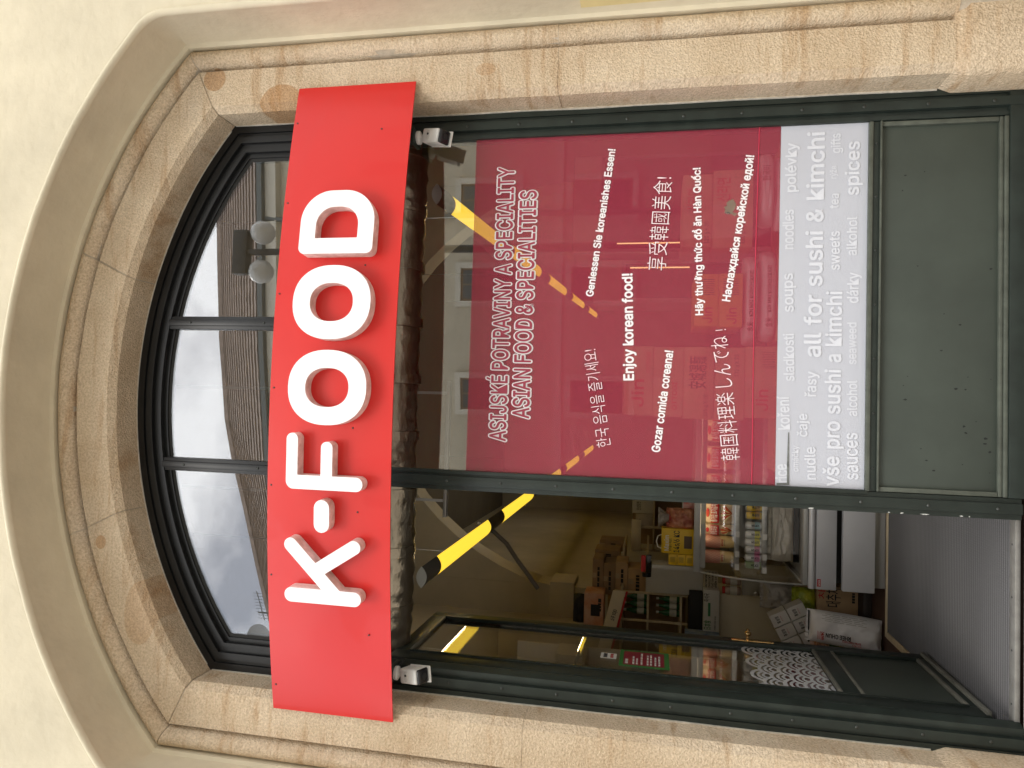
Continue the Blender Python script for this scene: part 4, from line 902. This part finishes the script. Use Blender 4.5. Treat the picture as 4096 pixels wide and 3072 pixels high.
MB().lathe([(.030, 0), (.034, .02), (.042, .082)], (-.656, 2.15, 1.286), 20).obj('cup', mat('cup_red', (.55, .04, .03), .4, var=(20, .5), vcol=(.7, .62, .55)), cn, smooth=True); MB().lathe([(.044, .082), (.044, .087)], (-.656, 2.15, 1.286), 20).obj('lid', WHITEPLASTIC, cn, smooth=True)
td = thing('tape_dispenser', 'red and black tape dispenser on the grey board beside the coffee box', 'dispenser', (-1.13, 2.2, 1.586))
MB().tube([(-1.215, 2.2, 1.622), (-1.185, 2.2, 1.622)], .034, 18).obj('tape_roll', BLACKPLASTIC, td, smooth=True); bxo('body', REDINK, td, -1.18, -1.06, 2.18, 2.22, 1.63, 1.665, bevel=.008); bxo('base', BLACKPLASTIC, td, -1.18, -1.055, 2.18, 2.22, 1.587, 1.629, bevel=.006)

# ------------------------------------------------------------------ goods on the floor by the door
bxo('floor_pallet', mat('dark_stand', (.03, .022, .018), .6), None, -1.62, -1.13, 2.08, 2.55, .086, .142, bevel=.005, label='low dark stand under the jujube tea carton', cat='stand')
carton('brown jujube tea carton with red trefoil mark beside the counter', -1.43, -1.19, 2.20, 2.48, .144, .416, CARD, [('대추차', INK, .40, .46, .58, .20), ('차', REDINK, .62, .82, .3, .10), ('##', INK, .55, .08, .3, .07)], tape=False)
YG = mat('yellow_green_bag', (.44, .42, .03), .3, var=(9, .4), bump=(18, .6, .02), vcol=(.10, .2, .015))
bag('tea_bag_pack', 'yellow and green glossy pack lying on the jujube tea carton', 'food pack', -1.335, 2.28, .485, .22, .14, .14, YG, seed=41, wr=.016)
PLB = mat('milky_plastic_wrap', (.42, .39, .37), .3, bump=(22, .7, .02))
bag('plastic_sack', 'milky plastic sack behind the yellow pack', 'plastic bag', -1.345, 2.46, .64, .20, .14, .22, PLB, seed=51, wr=.02)
BOXW = mat('white_small_carton', (.74, .71, .67), .5)
pk = thing('tea_box_pack', 'tilted pack of small white cartons in clear wrap above the rice bag', 'box pack', (-1.47, 2.15, .42))
R_ = Matrix.Rotation(math.radians(-28), 3, 'Y'); c_ = Vector((-1.475, 2.15, .585))
for i in range(3):
    for j in range(2):
        mb = MB().box(-.044, .044, -.06, .06, -.062, .062); o_ = Vector(((j - .5) * .094, 0, (i - 1) * .130)); o_ = Vector(((i - 1) * .096, 0, (j - .5) * .13))
        bx_ = MB().add([c_ + R_ @ (Vector(v) + o_) for v in mb.v], mb.f).obj('small_carton', BOXW, pk, bevel=.003)
        q = c_ + R_ @ (o_ + Vector((-.026, -.0615, .005))); lettering('홍삼정', INK, bx_, q, R_ @ Vector((1, 0, 0)), R_ @ Vector((0, 0, 1)), .05, .014, bold=.02); q = c_ + R_ @ (o_ + Vector((-.018, -.0615, -.014))); lettering('ginseng', REDINK, bx_, q, R_ @ Vector((1, 0, 0)), R_ @ Vector((0, 0, 1)), .036, .007)
RB = mat('white_woven_sack', (.82, .80, .79), .45, bump=(14, .45, .02), var=(4, .1))
rb = bag('rice_sack', 'big white rice sack printed RHEE CHUN standing on the floor by the door', 'rice bag', -1.40, 1.86, .315, .215, .13, .44, RB, tilt=(math.radians(-8), math.radians(5), math.radians(12)), seed=61, wr=.012)
R2 = Matrix.Rotation(math.radians(12), 3, 'Z') @ Matrix.Rotation(math.radians(5), 3, 'Y') @ Matrix.Rotation(math.radians(-8), 3, 'X'); c2 = Vector((-1.40, 1.86, .315))
def on_sack(s, m, px, pz, wd, ch, up_side=True):
    lettering(s, m, rb, c2 + R2 @ Vector((px, -.079, pz)), R2 @ Vector((0, 0, 1)), R2 @ Vector((-1, 0, 0)), wd, ch, bold=.02)
on_sack('RHEE CHUN', INK, -.035, -.03, .15, .026); on_sack('梨川', REDINK, -.034, .13, .04, .03); on_sack('EXTRA FANCY RICE', REDINK, -.062, -.09, .11, .012); on_sack('U.S. NO.1', REDINK, -.08, -.09, .05, .009)
for i in range(5): on_sack('##' + '#' * i, GREYP, .045 + .011 * i, -.12 + .02 * (i % 2), .25, .0035)
bxo('sack_hem', BLACKM, rb, -1.502, -1.292, 1.885, 1.895, .532, .540, bevel=.001)
OW = mat('orange_white_pack', (.62, .55, .48), .35, var=(13, .5), vcol=(.62, .16, .02), bump=(25, .6, .01))
bag('rice_cake_pack', 'upper crinkled white and orange pack wedged between sack and door', 'food pack', -1.505, 1.98, .435, .09, .10, .10, OW, seed=71, wr=.012)
bag('green_pack', 'green leafy pack wedged between rice sack and door', 'food pack', -1.52, 1.98, .31, .10, .10, .14, mat('green_pack_print', (.07, .15, .02), .35, bump=(25, .6, .01)), seed=81, wr=.012)
bag('rice_cake_pack', 'lower crinkled white and orange pack on the floor between sack and door', 'food pack', -1.51, 1.93, .16, .10, .10, .15, OW, seed=91, wr=.012)

# ------------------------------------------------------------------ shelving along the left wall
cb = thing('cream_cabinet', 'cream low cabinet with a small knobbed drawer behind the sacks', 'cabinet', (-1.65, 3.05, .086))
bxo('body', CREAM, cb, -2.05, -1.49, 3.0, 3.4, .086, 1.015, bevel=.004); bxo('drawer_unit', CREAM, cb, -1.488, -1.30, 2.95, 3.4, .10, .856, bevel=.003)
df = bxo('drawer_front', GREYP, cb, -1.472, -1.33, 2.938, 2.949, .675, .845, bevel=.003); MB().lathe([(.007, 0), (.007, .012), (.017, .016), (.018, .024), (.010, .028)], (-1.45, 2.938, .735), 16, 'Y').obj('knob', ALU, df, smooth=True)
bxo('plinth_step', CREAM, cb, -2.05, -1.489, 2.98, 2.999, .086, .16, bevel=.002)
nb = bxo('age_notice', mat('notice_paper', (.46, .40, .28), .7), None, -1.49, -1.30, 3.0, 3.004, 1.034, 1.15, bevel=0, label='paper notice forbidding alcohol sale, behind the counter', cat='notice')
for i, s in enumerate(('ZÁKAZ PRODEJE', 'ALKOHOLICKÝCH', 'NÁPOJŮ OSOBÁM', 'MLADŠÍM 18 LET')): lettering(s, INK, nb, (-1.482, 2.999, 1.122 - .026 * i), (1, 0, 0), (0, 0, 1), .17, .015, bold=.03)
JAR = mat('jar_contents', (.24, .12, .09), .25, var=(20, .5), vcol=(.5, .42, .36))
for i, x in enumerate((-1.442, -1.362)):
    t = thing('jar', ('dark jar with pale label next to the white carton' if i == 0 else 'dark jar with pale label next to the counter glass'), 'jar', (x, 3.0 - .06, .857), 'jars below the notice')
    MB().lathe([(.030, 0), (.036, .01), (.036, .11), (.028, .125)], (x, 2.94, .857), 18).obj('glass_body', JAR, t, smooth=True); MB().lathe([(.030, .125), (.030, .145)], (x, 2.94, .857), 18).obj('lid', REDINK, t, smooth=True); MB().lathe([(.0365, .03), (.0365, .085)], (x, 2.94, .857), 18, cap=False).obj('label_band', WCARD, t, smooth=True)
ib = carton('white carton with green bar and Japanese print on the cream cabinet', -1.785, -1.446, 2.9, 3.15, 1.026, 1.155, WCARD, [('Instant miso soup', INK, .04, .22, .34, .10), ('日本食', mat('green_ink', (.03, .2, .06), .6), .05, .55, .22, .25), ('즉석국', INK, .72, .66, .2, .2)], tape=False)
bxo('printed_bar', mat('green_bar', (.03, .2, .08), .6), ib, -1.66, -1.55, 2.8986, 2.8994, 1.098, 1.118, bevel=0)
carton('black carton on top of the white Japanese carton', -1.845, -1.48, 2.95, 3.2, 1.157, 1.267, BLACKM, tape=False)
carton('small blue and white carton next to the white Japanese carton', -1.86, -1.79, 2.8, 2.95, 1.026, 1.3, mat('blue_carton', (.05, .13, .28), .5, var=(16, .6), vcol=(.45, .48, .5)), [('##', WHITEPLASTIC, .1, .4, .8, .08)], tape=False)
gp = bxo('partition_panel', GREYP, None, -1.53, -1.29, 3.02, 3.06, 1.152, 1.63, bevel=.003, label='plain grey partition panel above the paper notice', cat='panel')
shf = thing('bottle_shelf', 'pale wooden shelf unit with slanted header board holding green bottles', 'shelf', (-1.75, 3.3, .086))
bxo('back_board', CARDD, shf, -2.2, -1.545, 3.52, 3.54, 1.27, 1.98, bevel=0)
for z in (1.318, 1.600, 1.83): bxo('shelf_board', WOODP, shf, -2.2, -1.545, 3.12, 3.519, z, z + .018, bevel=.002)
for x in (-1.56, -1.80, -2.19): bxo('upright', WOODP, shf, x - .009, x + .009, 3.10, 3.119, 1.27, 1.90, bevel=.002)
HB = MB(); 
hb = HB.add([(-2.05, 3.02, 1.92), (-1.54, 3.02, 1.80), (-1.54, 3.02, 1.91), (-2.05, 3.02, 2.03), (-2.05, 3.04, 1.92), (-1.54, 3.04, 1.80), (-1.54, 3.04, 1.91), (-2.05, 3.04, 2.03)], [(0, 1, 2, 3), (7, 6, 5, 4), (0, 4, 5, 1), (1, 5, 6, 2), (2, 6, 7, 3), (3, 7, 4, 0)]).obj('header_board', CREAM, shf, bevel=.002)
MB().add([(-2.05, 3.018, 1.90), (-1.54, 3.018, 1.78), (-1.54, 3.018, 1.797), (-2.05, 3.018, 1.917), (-2.05, 3.03, 1.90), (-1.54, 3.03, 1.78), (-1.54, 3.03, 1.797), (-2.05, 3.03, 1.917)], [(0, 1, 2, 3), (7, 6, 5, 4), (0, 4, 5, 1), (1, 5, 6, 2), (2, 6, 7, 3), (3, 7, 4, 0)]).obj('header_trim', REDINK, shf)
lettering('소주 SOJU', INK, shf, (-1.80, 3.015, 1.895), (1, 0, -.235), (.235, 0, 1), .10, .022, bold=.02)
GB = mat('green_bottle_glass', (.012, .09, .03), .12); PL = mat('bottle_label', (.5, .49, .42), .6)
proto = None
spots = [(x, z) for z in (1.3365, 1.6185) for x in (-1.625, -1.685, -1.745)]
for i, (x, z) in enumerate(spots):
    lab = ['first', 'second', 'third'][i % 3] + ' green soju bottle from the shelf end, ' + ('lower board' if z < 1.5 else 'upper board')
    if proto is None:
        proto = thing('soju_bottle', lab, 'bottle', (x, 3.22, z), 'green bottles on the wooden shelf'); c_ = (x, 3.22, z)
        MB().lathe([(.026, 0), (.029, .005), (.029, .10), (.024, .125), (.012, .155), (.011, .185)], c_, 18).obj('glass', GB, proto, smooth=True)
        MB().lathe([(.0125, .178), (.0125, .20)], c_, 14).obj('cap', ALU, proto, smooth=True); MB().lathe([(.0294, .025), (.0294, .085)], c_, 18, cap=False).obj('label_band', PL, proto, smooth=True)
    else: copy_tree(proto, (x, 3.22, z), lab)
sb = carton('orange and white portable stove carton on the shelf header', -1.86, -1.585, 3.05, 3.30, 1.99, 2.16, mat('stove_carton', (.5, .36, .28), .6, var=(5, .5), vcol=(.5, .14, .03)), [('##', INK, .45, .12, .4, .16)], tape=False)
bxo('printed_picture', BLACKM, sb, -1.78, -1.68, 3.0484, 3.0492, 2.02, 2.10, bevel=0)
bag('black_sack', 'black bulging bag on the stove carton under the pier', 'bag', -1.75, 3.16, 2.21, .26, .16, .11, BLACKM, seed=101, wr=.012, crimp=False)
for x0, x1, y0, z0, z1, mm, lb_ in ((-1.636, -1.335, 3.62, 2.015, 2.113, CARDD, 'topmost brown carton with dark lettering in the stack over the bottle shelf'), (-1.653, -1.37, 3.62, 1.908, 2.013, CARDD, 'second brown carton from the top of the stack over the bottle shelf'), (-1.603, -1.352, 3.62, 1.795, 1.906, CARD, 'printed brown carton in the middle of the stack over the partition'), (-1.634, -1.40, 3.62, 1.633, 1.793, CARD, 'plain brown carton at the bottom of the stack over the partition'), (-1.46, -1.316, 3.96, 1.885, 2.12, CARDD, 'tall brown carton standing farther back beside the carton stack'), (-1.385, -1.285, 4.3, 1.858, 2.10, CARDD, 'narrow brown carton farthest back beside the carton stack')):
    carton(lb_, x0, x1, y0 - .3, y0, z0, z1, mm, [('##', INK, .15, .35, .6, .2)], group='cartons piled over the shelf')
bxo('pile_board', WOODP, None, -1.70, -1.27, 3.28, 4.4, 1.612, 1.632, bevel=.002, label='pale board carrying the piled cartons', cat='board')
bxo('pile_board_upper', WOODP, None, -1.47, -1.27, 3.64, 4.4, 1.838, 1.857, bevel=.002, label='short pale board under the two cartons standing farther back', cat='board')
sh2 = thing('deep_shelf', 'shelf unit farther back with slanted pale header board', 'shelf', (-1.2, 4.5, .086))
bxo('back_board', CARDD, sh2, -1.45, -.75, 4.9, 4.92, .086, 1.80, bevel=0)
for z in (.9, 1.25, 1.56): bxo('shelf_board', WOODP, sh2, -1.45, -.75, 4.5, 4.899, z, z + .018, bevel=.002)
for x in (-1.44, -1.2, -.76): bxo('upright', WOODP, sh2, x - .012, x + .012, 4.48, 4.499, .086, 1.78, bevel=.002)
bxo('header_board', CREAM, sh2, -1.45, -1.12, 4.44, 4.46, 1.70, 1.80, bevel=.002)
carton('tall white carton with bowl picture farther back over the counter', -1.06, -.885, 4.5, 4.75, 1.579, 1.80, WCARD, [('안성탕면', INK, .2, .6, .5, .12)], tape=False)
carton('white carton with orange picture farther back beside the tall one', -1.22, -1.065, 4.5, 4.75, 1.579, 1.76, mat('picture_carton', (.5, .42, .33), .6, var=(4, .4)), [('##', INK, .15, .7, .5, .1)], tape=False)
# things seen in the slit behind the open door
sr2 = thing('side_shelf', 'cream side shelf of goods in the slit behind the open door', 'shelf', (-1.9, 1.6, .086))
bxo('side_panel', CREAM, sr2, -2.2, -1.62, 1.70, 1.72, .086, 2.5, bevel=.002)
for z in (.5, 1.0, 1.5, 2.0): bxo('shelf_board', WOODP, sr2, -2.2, -1.62, 1.40, 1.699, z, z + .02, bevel=.002)
for i, (z0, z1, mm, lb_) in enumerate(((.521, .72, mat('red_pack', (.32, .02, .03), .5), 'red pack on the lowest side shelf behind the door'), (1.021, 1.2, CARD, 'brown carton on the second side shelf behind the door'), (1.521, 1.7, WCARD, 'white carton on the third side shelf behind the door'), (2.021, 2.2, CREAM, 'pale carton on the top side shelf behind the door'), (.087, .32, mat('dark_red_crate', (.25, .015, .03), .5), 'dark red crate on the floor behind the door'))):
    carton(lb_, -1.95, -1.60, 1.45, 1.68, z0, z1, mm, [('##', WHITEPLASTIC, .5, .4, .4, .2)] if i == 4 else [], tape=False)

# ================================================================== ACROSS THE STREET (seen mirrored in the glass)
OB = thing('opposite_building', 'long cream house with brown tiled roof across the street, mirrored in the glass', 'building', (0, -20, 0))
OPL = mat('opposite_plaster', (.58, .52, .40), .9, var=(.7, .1), bump=(12, .2, .01)); OTR = mat('opposite_trim', (.66, .62, .52), .85); TILE = mat('roof_tiles', (.33, .26, .215), .85, var=(2.5, .35), bump=(9, .5, .05)); ZINC = mat('zinc_gutter', (.13, .145, .14), .5, metal=.3); WPANE = mat('opposite_glass', (.03, .04, .045), .1); WFR = mat('opposite_window_frame', (.26, .15, .07), .5)
plan = [Vector(p) for p in ((24, -17.81), (8.3, -19.16), (1.9, -19.82), (-2.5, -20.66), (-5.1, -21.66), (-11.3, -24.46), (-24, -30.3))]
EZ, RS, RH = 15.3, 6.9, 5.9
tile_v = []; tile_f = []
for i in range(6):
    a, b = plan[i], plan[i + 1]; d = (b - a).normalized(); nrm = Vector((-d.y, d.x)); nrm = nrm if nrm.y > 0 else -nrm; Ls = (b - a).length
    def mit(j):
        if j in (0, 6): e = plan[1] - plan[0] if j == 0 else plan[6] - plan[5]; e = e.normalized(); n0 = Vector((-e.y, e.x)); n0 = n0 if n0.y > 0 else -n0; return n0
        e1, e2 = (plan[j] - plan[j - 1]).normalized(), (plan[j + 1] - plan[j]).normalized(); n1, n2 = [(q if q.y > 0 else -q) for q in (Vector((-e1.y, e1.x)), Vector((-e2.y, e2.x)))]
        m_ = (n1 + n2).normalized(); return m_ / m_.dot(n1)
    ma, mb_ = mit(i), mit(i + 1)
    def W3(s, o, z): f = s / Ls; p = a + d * s + (ma * (1 - f) + mb_ * f) * o; return (p.x, p.y, z)
    def slab(s0, s1, o0, o1, z0, z1): return [W3(s, o, z) for s in (s0, s1) for o in (o0, o1) for z in (z0, z1)]
    BF = [(0, 1, 3, 2), (4, 6, 7, 5), (0, 4, 5, 1), (2, 3, 7, 6), (0, 2, 6, 4), (1, 5, 7, 3)]
    def part(nm, m, par, *q): return MB().add(slab(*q), BF).obj(nm, m, par)
    part('wall', OPL, OB, 0, Ls, -6, 0, 0, EZ)
    part('cornice', OTR, OB, 0, Ls, .001, .35, EZ - .7, EZ - .25); part('gutter', ZINC, OB, 0, Ls, .36, .58, EZ - .30, EZ - .12); part('string_course', OTR, OB, 0, Ls, .001, .12, 4.6, 4.85)
    # roof courses: overlapping rows of tiles, real steps
    nrow = 14; vs = []; fs = []
    for r_ in range(nrow):
        f0, f1 = r_ / nrow, (r_ + 1) / nrow
        o0, o1 = .5 - f0 * RS, .5 - f1 * RS; z0, z1 = EZ - .1 + f0 * RH, EZ - .1 + f1 * RH; k = len(vs)
        cols = max(4, int(Ls / .3))
        for c in range(cols + 1):
            s = Ls * c / cols; jz = .007 * (c % 2) + .006 * noise.noise(Vector((s * 1.7, r_ * 2.1, i))); jo = .012 * (c % 2) + .012 * noise.noise(Vector((s * 4.3, r_ * 1.3, i + 5))); vs += [W3(s, o0 + .03 + jo, z0 + .052 + jz), W3(s, o0 - .10, z0 + .0), W3(s, o1 + .0, z1 + .015 + jz)]
        for c in range(cols):
            q_ = k + 3 * c; fs += [(q_, q_ + 3, q_ + 5, q_ + 2), (q_, q_ + 1, q_ + 4, q_ + 3)]
    MB().add(vs, fs).obj('roof', TILE, OB)
    part('ridge', TILE, OB, 0, Ls, .5 - RS - .14, .5 - RS + .14, EZ - .1 + RH - .05, EZ - .1 + RH + .16)
    s = 1.39; wi = 0
    while s < Ls - 1.0:
        for zt in (4.3, 8.0, 12.2):
            wn = part('window', WFR, OB, s - .53, s + .53, .002, .06, zt - 1.9, zt)
            for u0, u1 in ((-.47, -.03), (.03, .47)):
                part('pane', WPANE, wn, s + u0, s + u1, .061, .075, zt - 1.82, zt - .62); part('pane', WPANE, wn, s + u0, s + u1, .061, .075, zt - .55, zt - .07)
            part('surround', OTR, wn, s - .72, s - .531, .003, .13, zt - 2.0, zt + .19); part('surround', OTR, wn, s + .531, s + .72, .003, .13, zt - 2.0, zt + .19); part('surround', OTR, wn, s - .53, s + .53, .003, .13, zt + .001, zt + .19); part('sill', OTR, wn, s - .78, s + .78, .003, .2, zt - 2.1, zt - 1.92)
        s += 2.78
dp = plan[1] + (plan[2] - plan[1]) * .30
MB().tube([(dp.x, dp.y + .35, EZ - .3), (dp.x, dp.y + .22, EZ - 1.0), (dp.x, dp.y + .22, 0)], .09, 10).obj('downpipe', ZINC, OB, smooth=True)
# satellite dish and aerial on that roof
dsh = thing('satellite_dish', 'white satellite dish on the roof edge of the house across the street', 'satellite dish', (-9.45, -23.1, 16.2))
MB().lathe([(.02, .17), (.21, .14), (.38, .08), (.48, 0), (.50, .005), (.39, .10), (.21, .16), (.02, .19)], (-9.28, -22.75, 16.75), 28, 'Y', cap=False).obj('dish', mat('dish_grey', (.42, .43, .43), .5), dsh, smooth=True)
MB().tube([(-9.28, -22.95, 16.75), (-9.28, -23.1, 16.6), (-9.28, -23.1, 14.5)], .035, 8).obj('mast', ZINC, dsh, smooth=True); MB().tube([(-9.28, -22.4, 16.4), (-9.28, -22.1, 16.75)], .02, 6).obj('feed_arm', ZINC, dsh)
ae = thing('roof_aerial', 'thin comb-shaped aerial mast on the roof across the street', 'aerial', (-8.6, -23.6, 16.0))
MB().tube([(-8.6, -23.6, 14.5), (-8.6, -23.6, 17.3)], .025, 6).obj('mast', ZINC, ae); MB().tube([(-8.9, -23.6, 17.0), (-7.7, -23.5, 17.35)], .018, 6).obj('boom', ZINC, ae)
for i in range(9):
    x = -8.8 + .125 * i; z = 17.03 + .036 * i; MB().tube([(x, -23.55, z - .22), (x, -23.55, z + .22)], .01, 5).obj('element', ZINC, ae)
# twin-globe street lamp on the pavement
kk = 2.62; lx, ly = .775 * kk, -5.35
lp = thing('street_lamp', 'dark street lamp with two white globes, mirrored in the fanlight', 'street lamp', (lx, ly, .05))
IRON = mat('cast_iron', (.025, .028, .027), .5); lz = 1.6 + 2.0 * kk
MB().lathe([(.16, 0), (.16, .25), (.10, .4), (.075, 1.2), (.06, 2.0), (.05, 4.0), (.045, lz + .1)], (lx, ly, .05), 16).obj('pole', IRON, lp, smooth=True)
bxo('head_box', IRON, lp, lx - .30, lx + .30, ly - .08, ly + .08, lz + .19, lz + .40, bevel=.02)
GLB = mat('globe_opal', (.55, .56, .55), .3)
for s in (-1, 1):
    MB().lathe([(.03, .17), (.12, .11), (.158, .04), (.16, 0), (.14, -.08), (.08, -.14), (.01, -.16)], (lx + s * .265, ly, lz), 22).obj('globe', GLB, lp, smooth=True); MB().tube([(lx + s * .265, ly, lz + .16), (lx + s * .265, ly, lz + .2)], .035, 10).obj('globe_collar', IRON, lp)
bxo('cross_arm', IRON, lp, lx - .03, lx + .03, ly - .05, ly + .05, lz - .1, lz + .2, bevel=.005)

bpy.data.scenes.remove(TMP)
